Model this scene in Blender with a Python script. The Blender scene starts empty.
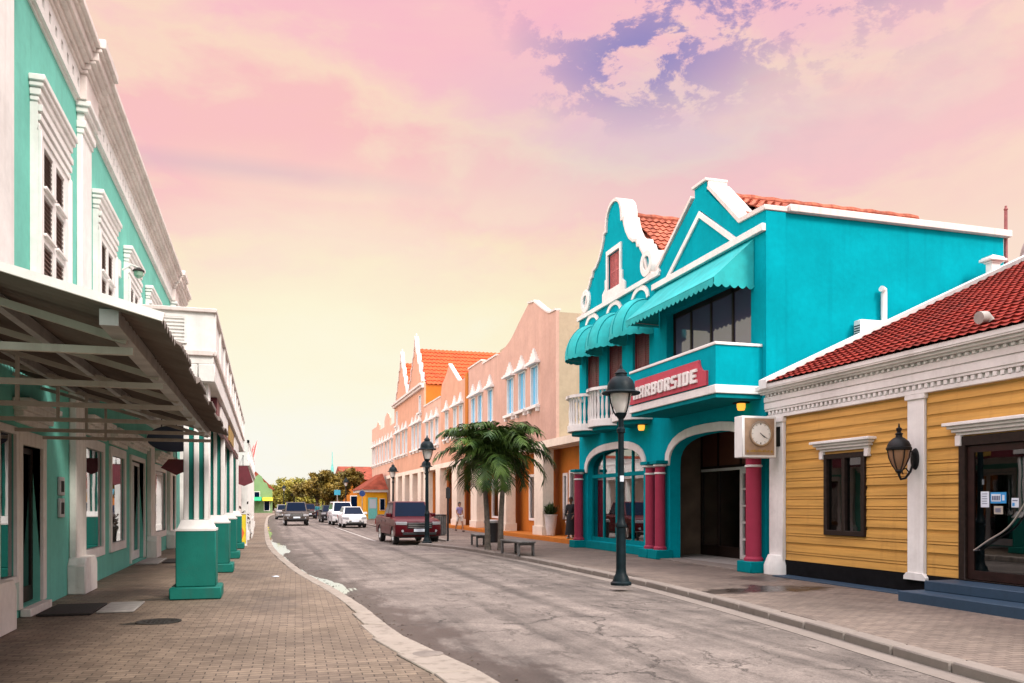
import bpy, bmesh, math, random
from math import sin, cos, pi, radians, sqrt, atan2
from mathutils import Vector, Matrix
from mathutils.geometry import tessellate_polygon
random.seed(7)
scene = bpy.context.scene
COL = scene.collection
ORIGIN = {}

# ------------------------------------------------------------------ mesh builder
class MB:
    def __init__(self): self.v = []; self.f = []
    def add(self, vs, fs):
        o = len(self.v); self.v += [tuple(p) for p in vs]
        self.f += [tuple(i + o for i in f) for f in fs]; return self
    def box(self, x0, x1, y0, y1, z0, z1):
        if x0 > x1: x0, x1 = x1, x0
        if y0 > y1: y0, y1 = y1, y0
        if z0 > z1: z0, z1 = z1, z0
        return self.add([(x0,y0,z0),(x1,y0,z0),(x1,y1,z0),(x0,y1,z0),(x0,y0,z1),(x1,y0,z1),(x1,y1,z1),(x0,y1,z1)],
                        [(0,3,2,1),(4,5,6,7),(0,1,5,4),(1,2,6,5),(2,3,7,6),(3,0,4,7)])
    def prism(self, loops, axis, a0, a1):
        """extrude a polygon (first loop) with holes (other loops) along an axis"""
        if not isinstance(loops[0][0], (list, tuple)): loops = [loops]
        tris = tessellate_polygon([[Vector((p[0], p[1], 0)) for p in l] for l in loops])
        flat = [p for l in loops for p in l]; n = len(flat)
        def m(p, a):
            return (a, p[0], p[1]) if axis == 'x' else (p[0], a, p[1]) if axis == 'y' else (p[0], p[1], a)
        vs = [m(p, a0) for p in flat] + [m(p, a1) for p in flat]
        fs = [tuple(t) for t in tris] + [tuple(n + i for i in reversed(t)) for t in tris]
        o = 0
        for l in loops:
            k = len(l)
            for i in range(k):
                j = (i + 1) % k
                fs.append((o + i, o + j, n + o + j, n + o + i))
            o += k
        return self.add(vs, fs)
    def band(self, line, w, axis, a0, a1):
        """strip of width w along the left side of a polyline, extruded"""
        L = [Vector((p[0], p[1])) for p in line]; off = []
        for i, p in enumerate(L):
            d0 = (L[i] - L[i-1]).normalized() if i else None
            d1 = (L[i+1] - L[i]).normalized() if i < len(L)-1 else None
            d0 = d0 or d1; d1 = d1 or d0
            n0 = Vector((-d0.y, d0.x)); n1 = Vector((-d1.y, d1.x)); nn = (n0 + n1)
            if nn.length < 1e-4: nn = n0
            nn.normalize(); k = w / max(.45, nn.dot(n0)); off.append(p + nn * k)
        for i in range(len(L)-1):
            self.prism([tuple(L[i]), tuple(L[i+1]), tuple(off[i+1]), tuple(off[i])], axis, a0, a1)
        return self
    def tube(self, pts, r, n=8, cap=True):
        P = [Vector(p) for p in pts]; R = r if isinstance(r, (list, tuple)) else [r]*len(P)
        vs = []; fs = []; up = None
        for i, p in enumerate(P):
            d = (P[min(i+1, len(P)-1)] - P[max(i-1, 0)]).normalized()
            if up is None: up = Vector((0,0,1)) if abs(d.z) < .9 else Vector((1,0,0))
            a = d.cross(up)
            if a.length < 1e-5: a = d.cross(Vector((0,1,0)))
            a.normalize(); b = a.cross(d).normalized(); up = b
            vs += [p + (a*cos(2*pi*k/n) + b*sin(2*pi*k/n))*R[i] for k in range(n)]
        for i in range(len(P)-1):
            for k in range(n):
                fs.append((i*n+k, i*n+(k+1)%n, (i+1)*n+(k+1)%n, (i+1)*n+k))
        if cap: fs += [tuple(reversed(range(n))), tuple((len(P)-1)*n+k for k in range(n))]
        return self.add(vs, fs)
    def bar(self, p, q, w, h=None):
        """square bar between two points"""
        p = Vector(p); q = Vector(q); d = (q-p).normalized(); h = h or w
        up = Vector((0,0,1)) if abs(d.z) < .95 else Vector((0,1,0))
        a = d.cross(up).normalized()*w/2; b = a.cross(d).normalized()*h/2
        vs = [p-a-b, p+a-b, p+a+b, p-a+b, q-a-b, q+a-b, q+a+b, q-a+b]
        return self.add(vs, [(0,3,2,1),(4,5,6,7),(0,1,5,4),(1,2,6,5),(2,3,7,6),(3,0,4,7)])
    def lathe(self, c, prof, n=20, axis='z', a0=0, a1=2*pi, cap=True):
        full = abs(a1-a0-2*pi) < 1e-6; m = n if full else n+1; vs = []; fs = []
        for r, z in prof:
            for k in range(m):
                t = a0 + (a1-a0)*k/n; p = (r*cos(t), r*sin(t), z)
                if axis == 'x': p = (z, p[0], p[1])
                elif axis == 'y': p = (p[0], z, p[1])
                vs.append((c[0]+p[0], c[1]+p[1], c[2]+p[2]))
        for i in range(len(prof)-1):
            for k in range(n):
                j = (k+1) % m
                fs.append((i*m+k, i*m+j, (i+1)*m+j, (i+1)*m+k))
        if full and cap and prof[0] != prof[-1]:
            if prof[0][0] > 1e-4: fs.append(tuple(reversed(range(m))))
            if prof[-1][0] > 1e-4: fs.append(tuple((len(prof)-1)*m+k for k in range(m)))
        return self.add(vs, fs)
    def ball(self, c, r, n=14, m=10, z0=-1.0, z1=1.0):
        r = r if isinstance(r, (list, tuple)) else (r, r, r); vs = []; fs = []
        t0 = math.asin(max(-1, z0)); t1 = math.asin(min(1, z1))
        for i in range(m+1):
            t = t0 + (t1-t0)*i/m
            for k in range(n):
                a = 2*pi*k/n
                vs.append((c[0]+r[0]*cos(t)*cos(a), c[1]+r[1]*cos(t)*sin(a), c[2]+r[2]*sin(t)))
        for i in range(m):
            for k in range(n):
                fs.append((i*n+k, i*n+(k+1)%n, (i+1)*n+(k+1)%n, (i+1)*n+k))
        return self.add(vs, fs)
    def sheet(self, fn, nu, nv, th=None):
        """grid fn(i/nu, j/nv); th: offset vector that gives the sheet a second face and edges"""
        P = [Vector(fn(i/nu, j/nv)) for j in range(nv+1) for i in range(nu+1)]; w = nu+1; N = len(P)
        fs = [(j*w+i, j*w+i+1, (j+1)*w+i+1, (j+1)*w+i) for j in range(nv) for i in range(nu)]
        if th is not None:
            t = Vector(th); P += [p + t for p in P]
            fs += [tuple(N+q for q in reversed(f)) for f in list(fs)]
            for i in range(nu):
                fs.append((i, N+i, N+i+1, i+1)); a = nv*w+i; fs.append((a, a+1, N+a+1, N+a))
            for j in range(nv):
                a = j*w; fs.append((a, a+w, N+a+w, N+a)); a = j*w+nu; fs.append((a, N+a, N+a+w, a+w))
        return self.add(P, fs)
    def xf(self, M):
        self.v = [tuple(M @ Vector(p)) for p in self.v]; return self
    def build(self, name, mat, parent=None, base=None, bevel=0, seg=1, angle=35, smooth=True, merge=True, recalc=True):
        me = bpy.data.meshes.new(name)
        o = ORIGIN[parent.name] if parent else Vector(base or (0,0,0))
        me.from_pydata([(p[0]-o.x, p[1]-o.y, p[2]-o.z) for p in self.v], [], self.f)
        bm = bmesh.new(); bm.from_mesh(me)
        if merge: bmesh.ops.remove_doubles(bm, verts=bm.verts, dist=1e-5)
        if recalc: bmesh.ops.recalc_face_normals(bm, faces=bm.faces)
        bm.to_mesh(me); bm.free()
        if smooth:
            me.polygons.foreach_set('use_smooth', [True]*len(me.polygons))
            me.set_sharp_from_angle(angle=radians(angle))
        if isinstance(mat, (list, tuple)):
            for m in mat: me.materials.append(m)
        else: me.materials.append(mat)
        ob = bpy.data.objects.new(name, me); COL.objects.link(ob)
        if parent: ob.parent = parent; ORIGIN[ob.name] = o
        else: ob.location = o; ORIGIN[ob.name] = o.copy()
        if bevel:
            b = ob.modifiers.new('bevel', 'BEVEL'); b.width = bevel; b.segments = seg
            b.limit_method = 'ANGLE'; b.angle_limit = radians(40)
        return ob

def tag(o, label=None, cat=None, group=None, kind=None):
    if label: o['label'] = label
    if cat: o['category'] = cat
    if group: o['group'] = group
    if kind: o['kind'] = kind
    return o
def thing(name, loc, label, cat, group=None):
    o = bpy.data.objects.new(name, None); COL.objects.link(o); o.location = loc
    o.empty_display_size = .3; ORIGIN[o.name] = Vector(loc)
    return tag(o, label, cat, group)
def place(o, loc, rz=0):
    o.location = loc; o.rotation_euler = (0, 0, rz); return o
def dup(root, loc, rz, label, group=None):
    def cp(o, par):
        c = o.copy(); COL.objects.link(c); c.parent = par
        for ch in kids.get(o.name, []): cp(ch, c)
        return c
    kids = {}
    for q in list(bpy.data.objects):
        if q.parent: kids.setdefault(q.parent.name, []).append(q)
    r = cp(root, None); place(r, loc, rz); r['label'] = label
    if group: r['group'] = group
    return r

# ------------------------------------------------------------------ materials
class N:
    def __init__(self, name):
        self.m = bpy.data.materials.new(name); self.m.use_nodes = True
        self.t = self.m.node_tree; self.b = self.t.nodes['Principled BSDF']; self.out = self.t.nodes['Material Output']
    def n(self, typ, **kw):
        x = self.t.nodes.new(typ)
        for k, v in kw.items():
            if k in x.inputs.keys() and not hasattr(type(x), k): x.inputs[k].default_value = v
            else: setattr(x, k, v)
        return x
    def l(self, a, b): self.t.links.new(a, b)
    def coord(self, scale=(1,1,1), rot=(0,0,0)):
        tc = self.n('ShaderNodeTexCoord'); mp = self.n('ShaderNodeMapping')
        mp.inputs['Scale'].default_value = scale; mp.inputs['Rotation'].default_value = rot
        self.l(tc.outputs['Object'], mp.inputs['Vector']); return mp.outputs['Vector']
    def noise(self, vec, scale, detail=4, rough=.55, dist=0):
        x = self.n('ShaderNodeTexNoise'); x.inputs['Scale'].default_value = scale; x.inputs['Detail'].default_value = detail
        x.inputs['Roughness'].default_value = rough; x.inputs['Distortion'].default_value = dist
        self.l(vec, x.inputs['Vector']); return x.outputs['Fac']
    def ramp(self, fac, stops):
        x = self.n('ShaderNodeValToRGB'); e = x.color_ramp.elements
        while len(e) < len(stops): e.new(.5)
        for q, (p, c) in zip(e, stops):
            q.position = p; q.color = (c, c, c, 1) if isinstance(c, (int, float)) else (*c, 1)
        self.l(fac, x.inputs['Fac']); return x.outputs['Color']
    def mix(self, fac, a, b, mode='MIX'):
        x = self.n('ShaderNodeMix', data_type='RGBA', blend_type=mode); x.clamp_factor = True
        for i, v in ((0, fac), (6, a), (7, b)):
            s = x.inputs[i]
            if hasattr(v, 'links') or hasattr(v, 'is_linked'): self.l(v, s)
            elif isinstance(v, (tuple, list)): s.default_value = (*v[:3], 1)
            else: s.default_value = v if i == 0 else (v, v, v, 1)
        return x.outputs[2]
    def math(self, op, a, b=None):
        x = self.n('ShaderNodeMath', operation=op)
        for s, v in zip(x.inputs, (a, b)):
            if v is None: continue
            if hasattr(v, 'is_linked'): self.l(v, s)
            else: s.default_value = v
        return x.outputs[0]
    def bump(self, h, strength=.3, dist=.02):
        x = self.n('ShaderNodeBump'); x.inputs['Strength'].default_value = strength; x.inputs['Distance'].default_value = dist
        self.l(h, x.inputs['Height']); self.l(x.outputs['Normal'], self.b.inputs['Normal'])
    def set(self, color=None, rough=None, metal=None, spec=None):
        for key, v in (('Base Color', color), ('Roughness', rough), ('Metallic', metal), ('Specular IOR Level', spec)):
            if v is None: continue
            if hasattr(v, 'is_linked'): self.l(v, self.b.inputs[key])
            else: self.b.inputs[key].default_value = (*v, 1) if isinstance(v, tuple) else v
        return self.m

def plain(name, col, rough=.5, metal=0.0, var=.12, scale=6, bump=.05, spec=.5):
    k = N(name); v = k.coord()
    f = k.noise(v, scale, 4)
    c = k.mix(1.0, col, k.ramp(f, [(.25, 1-var*1.6), (.75, 1+var*.6)]), 'MULTIPLY')
    if bump: k.bump(k.noise(v, scale*9, 3), bump, .01)
    return k.set(c, rough, metal, spec)

def plaster(name, col, dirt=.3, dirtcol=(.16,.12,.09), rough=.8, grain=.25, streak=1.0, spec=.2):
    """painted render: blotches, rain streaks, fine grain"""
    k = N(name); v = k.coord()
    c = k.mix(1.0, col, k.ramp(k.noise(v, .7, 5, .6), [(.3, .84), (.7, 1.06)]), 'MULTIPLY')
    c = k.mix(1.0, c, k.ramp(k.noise(v, 7, 5, .65), [(.3, .93), (.7, 1.04)]), 'MULTIPLY')
    st = k.noise(k.coord((5, 5, .25)), 1.0, 5, .6)
    m = k.math('MULTIPLY', k.ramp(st, [(.52, 0.0), (.8, 1.0)]), dirt*streak)
    c = k.mix(m, c, dirtcol)
    sp = k.ramp(k.noise(v, 2.3, 8, .72), [(.6, 0.0), (.78, 1.0)])
    c = k.mix(k.math('MULTIPLY', sp, dirt*.9), c, dirtcol)
    h = k.math('ADD', k.noise(v, 60, 3, .6), k.math('MULTIPLY', k.noise(v, 5, 3), 1.5))
    k.bump(h, grain, .008)
    return k.set(c, rough, 0, spec)

M = {}
M['mint'] = plaster('mint_render', (.165,.54,.44), .26, (.10,.22,.17))
M['teal'] = plaster('teal_paint', (.007,.155,.122), .6, (.04,.075,.062), .6, .3)
M['white'] = plaster('white_paint', (.80,.78,.75), .22, (.33,.27,.21), .65, .15)
M['white_worn'] = plaster('worn_white_paint', (.80,.77,.72), .38, (.30,.21,.15), .7, .25)
M['pinkwhite'] = plaster('cornice_paint', (.74,.66,.62), .4, (.30,.19,.15), .7, .2)
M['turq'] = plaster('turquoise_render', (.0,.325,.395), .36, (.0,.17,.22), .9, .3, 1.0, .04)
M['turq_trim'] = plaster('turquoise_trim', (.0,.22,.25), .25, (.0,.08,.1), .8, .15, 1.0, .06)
M['maroon_col'] = plaster('crimson_paint', (.36,.035,.075), .25, (.10,.02,.03), .6, .15)
M['peach'] = plaster('peach_render', (.58,.37,.295), .45, (.38,.19,.13), .85, .25)
M['peach2'] = plaster('salmon_render', (.62,.345,.235), .45, (.42,.19,.12), .85, .25)
M['peach3'] = plaster('pale_peach_render', (.66,.42,.32), .42, (.40,.22,.15), .85, .25)
M['orange'] = plaster('orange_render', (.50,.165,.022), .3, (.26,.09,.02), .8, .2)
M['beige'] = plaster('beige_render', (.46,.36,.25), .4, (.22,.16,.1), .9, .3)
M['cream'] = plaster('cream_render', (.80,.70,.58), .3, (.35,.25,.17), .85, .2)
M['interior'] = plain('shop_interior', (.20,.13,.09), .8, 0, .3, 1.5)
M['interior_pale'] = plain('shop_interior_pale', (.42,.36,.28), .8, 0, .3, 2)
M['darkwood'] = plain('dark_wood', (.022,.012,.009), .5, 0, .4, 14, .05, .25)
M['black_paint'] = plain('black_paint', (.008,.008,.009), .5, 0, .3, 8, .05, .25)
M['lamp_paint'] = plain('lamp_post_paint', (.006,.015,.019), .45, 0, .35, 7, .08, .14)
M['louvre'] = plain('brown_louvre', (.115,.055,.035), .6, 0, .3, 20)
M['mar_shutter'] = plain('maroon_shutter', (.17,.030,.035), .55, 0, .3, 10)
M['pink_shutter'] = plain('pink_shutter', (.50,.12,.12), .6, 0, .25, 10)
M['sign_red'] = plaster('sign_board_paint', (.50,.065,.095), .3, (.25,.05,.06), .6, .15)
M['blue_step'] = plaster('blue_grey_step_paint', (.035,.065,.105), .35, (.02,.03,.04), .55, .2)
M['truss'] = plaster('weathered_truss_paint', (.46,.42,.37), .5, (.2,.14,.1), .75, .2)
M['metal'] = plain('galvanised_metal', (.45,.43,.41), .45, .6, .2, 5)
M['steel'] = plain('brushed_steel', (.55,.54,.52), .3, .9, .1, 8)
M['grey_plastic'] = plain('grey_plastic', (.45,.45,.44), .5, 0, .1, 6)
M['white_plastic'] = plain('white_plastic', (.75,.75,.73), .4, 0, .08, 4)
M['rust'] = plain('rusty_metal', (.30,.10,.10), .7, .2, .3, 6)
M['rubber'] = plain('tyre_rubber', (.015,.015,.016), .75, 0, .2, 12)
M['mat_dark'] = plain('door_mat_fibre', (.03,.025,.022), .95, 0, .3, 30, .4)
M['stone'] = plain('pale_stone', (.36,.34,.31), .8, 0, .2, 6, .2)
M['bench'] = plain('bench_grey', (.12,.115,.11), .6, 0, .25, 8)
M['pot'] = plain('white_pot', (.66,.64,.62), .45, 0, .1, 4)
M['iron'] = plain('cast_iron', (.05,.045,.04), .5, .5, .35, 12, .3)
M['canvas'] = plain('turquoise_canvas', (.008,.42,.43), .8, 0, .15, 3, .12)
M['scribble'] = plain('printed_ink', (.10,.12,.20), .6, 0, .1, 5, 0)
M['paper'] = plain('white_paper', (.66,.72,.80), .6, 0, .05, 8, 0)
M['paper_warm'] = plain('beige_paper', (.45,.40,.33), .6, 0, .05, 8, 0)
M['sticker_blue'] = plain('blue_sticker', (.03,.28,.62), .4, 0, .05, 8, 0)
M['clock_face'] = plain('clock_face', (.78,.77,.72), .35, 0, .05, 4, 0)
M['clock_panel'] = plain('brown_clock_panel', (.34,.23,.15), .5, 0, .2, 5)
M['gold'] = plain('gold_lettering', (.42,.26,.05), .5, .3, .2, 14)
M['yellow_sign'] = plain('yellow_sign', (.80,.62,.03), .5, 0, .08, 3)
M['orange_sign'] = plain('orange_print', (.78,.16,.04), .5, 0, .08, 3)
M['blue_sign'] = plain('navy_sign', (.008,.010,.030), .4, 0, .2, 5)
M['street_blue'] = plain('blue_road_sign', (.015,.06,.22), .4, 0, .05, 5)
M['maroon_panel'] = plain('maroon_panel', (.14,.018,.028), .5, 0, .2, 4)
M['flag_red'] = plain('red_flag_cloth', (.62,.10,.09), .8, 0, .2, 5)
M['green_paint'] = plaster('lime_green_render', (.20,.33,.15), .25, (.1,.2,.05))
M['green_canvas'] = plain('green_canvas', (.02,.40,.17), .8, 0, .15, 3)
M['hut_yellow'] = plaster('hut_yellow_render', (.80,.40,.02), .2, (.4,.2,.03))
M['hut_turq'] = plain('hut_door_paint', (.15,.55,.50), .6)
M['terracotta_far'] = plain('far_tile_red', (.30,.075,.045), .9, 0, .35, 1.5, .3, .1)

def glass(name, tint=(.62,.66,.68), fac=.16, rough=.015):
    k = N(name); k.t.nodes.remove(k.b)
    tr = k.n('ShaderNodeBsdfTransparent'); tr.inputs['Color'].default_value = (*tint, 1)
    gl = k.n('ShaderNodeBsdfGlossy'); gl.inputs['Roughness'].default_value = rough; gl.inputs['Color'].default_value = (.92,.93,.95,1)
    fr = k.n('ShaderNodeFresnel'); fr.inputs['IOR'].default_value = 1.5
    a = k.math('ADD', fr.outputs[0], fac)
    v = k.coord(); b = k.n('ShaderNodeBump'); b.inputs['Strength'].default_value = .03; b.inputs['Distance'].default_value = .02
    k.l(k.noise(v, 1.3, 2), b.inputs['Height']); k.l(b.outputs[0], gl.inputs['Normal'])
    mx = k.n('ShaderNodeMixShader'); k.l(a, mx.inputs[0]); k.l(tr.outputs[0], mx.inputs[1]); k.l(gl.outputs[0], mx.inputs[2])
    k.l(mx.outputs[0], k.out.inputs['Surface']); return k.m
M['glass'] = glass('shop_glass', (.62,.66,.68), .26)
M['glass_dark'] = glass('dark_tinted_glass', (.22,.2,.2), .08)
M['lamp_glass'] = glass('frosted_lamp_glass', (.5,.5,.48), .2, .4)
def gloss(name, col, rough=.08, spec=.6, coat=0):
    k = N(name); k.set(col, rough, 0, spec)
    k.b.inputs['Coat Weight'].default_value = coat; k.b.inputs['Coat Roughness'].default_value = .05
    return k.m
M['car_glass'] = gloss('car_glass', (.0005,.006,.022), .06, .06)
M['blue_pane'] = gloss('blue_window_pane', (.13,.46,.72), .12, .6)
M['pale_pane'] = gloss('pale_window_pane', (.45,.55,.62), .12, .6)
M['milk'] = gloss('opal_lamp_glass', (.72,.70,.66), .25, .5)
M['amber_glass'] = gloss('amber_lantern_glass', (.26,.145,.08), .2, .4)
M['headlight'] = gloss('headlight_lens', (.34,.35,.37), .08, .6)
M['taillight'] = gloss('tail_light_lens', (.4,.01,.01), .1, .8)
def carpaint(name, col):
    k = N(name); v = k.coord()
    d = k.ramp(k.noise(v, 3, 5), [(.35, .85), (.7, 1.05)])
    k.set(k.mix(1.0, col, d, 'MULTIPLY'), .4, 0, .15)
    k.b.inputs['Coat Weight'].default_value = .2; k.b.inputs['Coat Roughness'].default_value = .03
    return k.m
M['burgundy'] = carpaint('burgundy_car_paint', (.085,.003,.008))
M['car_white'] = carpaint('white_car_paint', (.74,.74,.74))
M['car_silver'] = carpaint('silver_brown_car_paint', (.36,.33,.31))
M['car_brown'] = carpaint('dark_brown_car_paint', (.085,.07,.062))
M['car_dark'] = carpaint('dark_maroon_car_paint', (.055,.018,.018))
M['car_black'] = carpaint('black_car_paint', (.02,.02,.022))
M['trim'] = plain('black_trim', (.018,.018,.02), .5, 0, .2, 8)
k = N('amber_bulb'); k.b.inputs['Base Color'].default_value = (.8,.4,.05,1)
k.b.inputs['Emission Color'].default_value = (1,.42,.05,1); k.b.inputs['Emission Strength'].default_value = 1.0; M['amber'] = k.m

# tiles: one colour per tile through a brick pattern in object space, plus grime
def tiles(name, col, col2, rot=(0,0,0)):
    k = N(name); v = k.coord()
    f = k.noise(v, 5.5, 2, .7); g = k.noise(v, .8, 5, .65)
    c = k.mix(k.ramp(f, [(.35, 0.0), (.65, 1.0)]), col, col2)
    c = k.mix(k.math('MULTIPLY', k.ramp(g, [(.5, 0.0), (.75, 1.0)]), .55), c, (.07,.03,.025))
    k.bump(k.noise(v, 40, 3), .2, .01)
    return k.set(c, .9, 0, .08)
M['roof_red'] = tiles('dark_red_tiles', (.29,.038,.026), (.14,.021,.017))
M['roof_terra'] = tiles('terracotta_tiles', (.50,.165,.10), (.27,.08,.055))
M['roof_bright'] = tiles('orange_red_tiles', (.60,.12,.045), (.50,.09,.035))

# yellow clapboard
k = N('yellow_clapboard'); v = k.coord()
c = k.mix(1.0, (.60,.325,.075), k.ramp(k.noise(k.coord((.3,.35,6)), 1.2, 6, .65), [(.32,.68),(.68,1.12)]), 'MULTIPLY')
c = k.mix(k.math('MULTIPLY', k.ramp(k.noise(k.coord((4,4,.5)), 1.3, 6, .7), [(.55,0.0),(.8,1.0)]), .35), c, (.25,.12,.03))
k.bump(k.noise(k.coord((1,2,30)), 3, 3), .12, .005); M['siding'] = k.set(c, .62, 0, .35)

# corrugated sheet
k = N('weathered_corrugated_sheet'); v = k.coord()
c = k.mix(k.ramp(k.noise(v, 1.1, 6, .65), [(.4,0.0),(.7,1.0)]), (.15,.122,.105), (.085,.063,.052))
k.bump(k.noise(v, 20, 3), .15, .01); M['corrugated'] = k.set(c, .7, .1, .3)

# pavers
def pavers(name, c1, c2, mort, rot, stains=()):
    k = N(name); v = k.coord((1,1,1), (0,0,rot))
    nz = k.n('ShaderNodeTexNoise'); nz.inputs['Scale'].default_value = 2.0; nz.inputs['Detail'].default_value = 2
    k.l(v, nz.inputs['Vector'])
    wob = k.n('ShaderNodeVectorMath', operation='MULTIPLY_ADD'); wob.inputs[1].default_value = (.03,.03,0)
    k.l(nz.outputs['Color'], wob.inputs[0]); k.l(v, wob.inputs[2])
    br = k.n('ShaderNodeTexBrick', offset=.5); k.l(wob.outputs[0], br.inputs['Vector'])
    br.inputs['Scale'].default_value = 1; br.inputs['Brick Width'].default_value = .21; br.inputs['Row Height'].default_value = .105
    br.inputs['Mortar Size'].default_value = .007; br.inputs['Mortar Smooth'].default_value = .3; br.inputs['Bias'].default_value = 0
    br.inputs['Color1'].default_value = (*c1,1); br.inputs['Color2'].default_value = (*c2,1); br.inputs['Mortar'].default_value = (*mort,1)
    c = br.outputs['Color']
    c = k.mix(1.0, c, k.ramp(k.noise(v, .55, 6, .62), [(.3,.66),(.52,1.0),(.75,1.22)]), 'MULTIPLY')
    c = k.mix(1.0, c, k.ramp(k.noise(v, 6, 5, .7), [(.3,.78),(.7,1.15)]), 'MULTIPLY')
    spots = k.ramp(k.noise(v, 2.6, 7, .75), [(.62,0.0),(.72,1.0)])
    c = k.mix(k.math('MULTIPLY', spots, .55), c, (.045,.033,.026))
    rgh = k.ramp(k.noise(v, .7, 4), [(.35,.6),(.65,.85)])
    tc = k.n('ShaderNodeTexCoord')
    for (sx, sy, rx, ry, amt) in stains:       # old wet patches with ragged outlines
        mp = k.n('ShaderNodeMapping'); mp.inputs['Location'].default_value = (-sx/rx, -sy/ry, 0); mp.inputs['Scale'].default_value = (1/rx, 1/ry, 0)
        k.l(tc.outputs['Object'], mp.inputs['Vector'])
        ln = k.n('ShaderNodeVectorMath', operation='LENGTH'); k.l(mp.outputs[0], ln.inputs[0])
        d = k.math('ADD', ln.outputs['Value'], k.math('MULTIPLY', k.math('SUBTRACT', k.noise(v, 1.3, 6, .65), .5), 2.6))
        m = k.math('MULTIPLY', k.ramp(d, [(.55, 1.0), (.85, 0.0)]), amt)
        c = k.mix(m, c, (.032,.024,.02))
        rgh = k.mix(m, rgh, .25)
    h = k.math('ADD', k.math('MULTIPLY', br.outputs['Fac'], -1.0), k.math('MULTIPLY', k.noise(v, 30, 3), .35))
    k.bump(h, .5, .008)
    return k.set(c, rgh, 0, .35)
M['paver_l'] = pavers('brown_brick_pavers', (.245,.185,.132), (.165,.122,.088), (.075,.057,.044), radians(2), [(-1.5,15.4,.9,.35,.8),(-1.5,12.4,.55,.22,.95),(-2.7,17,.8,2.5,.35),(.62,7.4,.35,.5,.9),(.2,14,.5,1.2,.35),(-.3,20,.6,2,.3)])
M['paver_r'] = pavers('grey_brown_brick_pavers', (.20,.155,.125), (.15,.115,.095), (.065,.05,.042), radians(4), [(9.4,13.9,1.3,.9,.95),(8.2,13.6,.9,.5,.8),(7.6,17.6,.7,1.8,.5),(10.6,15.8,1.0,.8,.6),(8.6,28.3,1.2,1.0,.6)])

# road: asphalt with grain, streaks, cracks; damp dirt and shallow water gathered along the left kerb
k = N('worn_asphalt'); v = k.coord()
c = k.mix(k.ramp(k.noise(v, 1.1, 9, .68), [(.38,0.0),(.64,1.0)]), (.135,.112,.098), (.235,.196,.170))
c = k.mix(1.0, c, k.ramp(k.noise(v, .3, 4, .5), [(.35,.82),(.65,1.12)]), 'MULTIPLY')
c = k.mix(1.0, c, k.ramp(k.noise(k.coord((1.6,.045,1)), 1.0, 6, .6), [(.37,.60),(.55,1.10)]), 'MULTIPLY')
c = k.mix(1.0, c, k.ramp(k.noise(v, 38, 4, .75), [(.3,.62),(.7,1.3)]), 'MULTIPLY')
c = k.mix(1.0, c, k.ramp(k.noise(v, 160, 2, .7), [(.3,.75),(.7,1.25)]), 'MULTIPLY')
blot = k.ramp(k.noise(k.coord((1.3,.6,1)), 2.1, 10, .78, .4), [(.545,0.0),(.60,1.0)])
c = k.mix(k.math('MULTIPLY', blot, .55), c, (.050,.040,.034))
nz = k.n('ShaderNodeTexNoise'); nz.inputs['Scale'].default_value = 2.6; nz.inputs['Detail'].default_value = 7; nz.inputs['Roughness'].default_value = .65; k.l(v, nz.inputs['Vector'])
wob = k.n('ShaderNodeVectorMath', operation='MULTIPLY_ADD'); wob.inputs[1].default_value = (.8,.8,0); k.l(nz.outputs['Color'], wob.inputs[0]); k.l(v, wob.inputs[2])
cr = None
for sc_, wd_, lo_ in ((.42,.0065,.46),(1.15,.011,.53)):
    vo = k.n('ShaderNodeTexVoronoi', feature='DISTANCE_TO_EDGE'); vo.inputs['Scale'].default_value = sc_; k.l(wob.outputs[0], vo.inputs['Vector'])
    q = k.math('MULTIPLY', k.ramp(vo.outputs['Distance'], [(.0,1.0),(wd_*.6,.7),(wd_,0.0)]), k.ramp(k.noise(v, .36 if sc_ < 1 else .55, 4), [(lo_,0.0),(lo_+.07,1.0)]))
    cr = q if cr is None else k.math('MAXIMUM', cr, q)
c = k.mix(k.math('MULTIPLY', cr, .8), c, (.026,.022,.019))
sep = k.n('ShaderNodeSeparateXYZ'); k.l(v, sep.inputs[0])
yy = k.math('DIVIDE', sep.outputs['Y'], 120.0)
kx = k.ramp(yy, [(0.0,2.15/3),(7.3/120,2.10/3),(10.3/120,1.66/3),(15.2/120,1.41/3),(21/120,.87/3),(31.6/120,.34/3),(45/120,.2/3),(68/120,.2/3),(105/120,.5/3),(1.0,1.1/3)])
dk = k.math('SUBTRACT', sep.outputs['X'], k.math('MULTIPLY', kx, 3.0))
ragged = k.math('SUBTRACT', k.noise(k.coord((1,.45,1)), 1.5, 9, .7), .5)
wet = k.ramp(k.math('SUBTRACT', k.math('ADD', dk, k.math('MULTIPLY', ragged, -3.6)), .55), [(0.0,1.0),(.5,0.0)])
c = k.mix(k.math('MULTIPLY', wet, .78), c, (.036,.028,.022))
amp = k.ramp(yy, [(14/120,0.0),(17.5/120,1.0),(20.5/120,.8),(23.5/120,.1),(27/120,.3),(31/120,1.0),(36/120,1.0),(39.5/120,.5),(44/120,.3),(52/120,.6),(64/120,0.0)])
pud = k.math('SUBTRACT', k.math('ADD', k.math('MULTIPLY', amp, .60), k.math('MULTIPLY', k.math('SUBTRACT', k.noise(k.coord((1.5,.16,1)), 2.0, 3, .5), .5), 1.3)), k.math('ADD', dk, .10))
pm = k.ramp(pud, [(.0,0.0),(.05,1.0)])
k.bump(k.math('ADD', k.noise(v, 90, 2), k.math('MULTIPLY', cr, -3.0)), .5, .006)
M['road'] = k.set(c, k.mix(wet, .78, .45), 0, .3)
wb = k.n('ShaderNodeBsdfPrincipled'); wb.inputs['Base Color'].default_value = (.82,.82,.82,1); wb.inputs['Metallic'].default_value = 1.0; wb.inputs['Roughness'].default_value = .04
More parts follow.
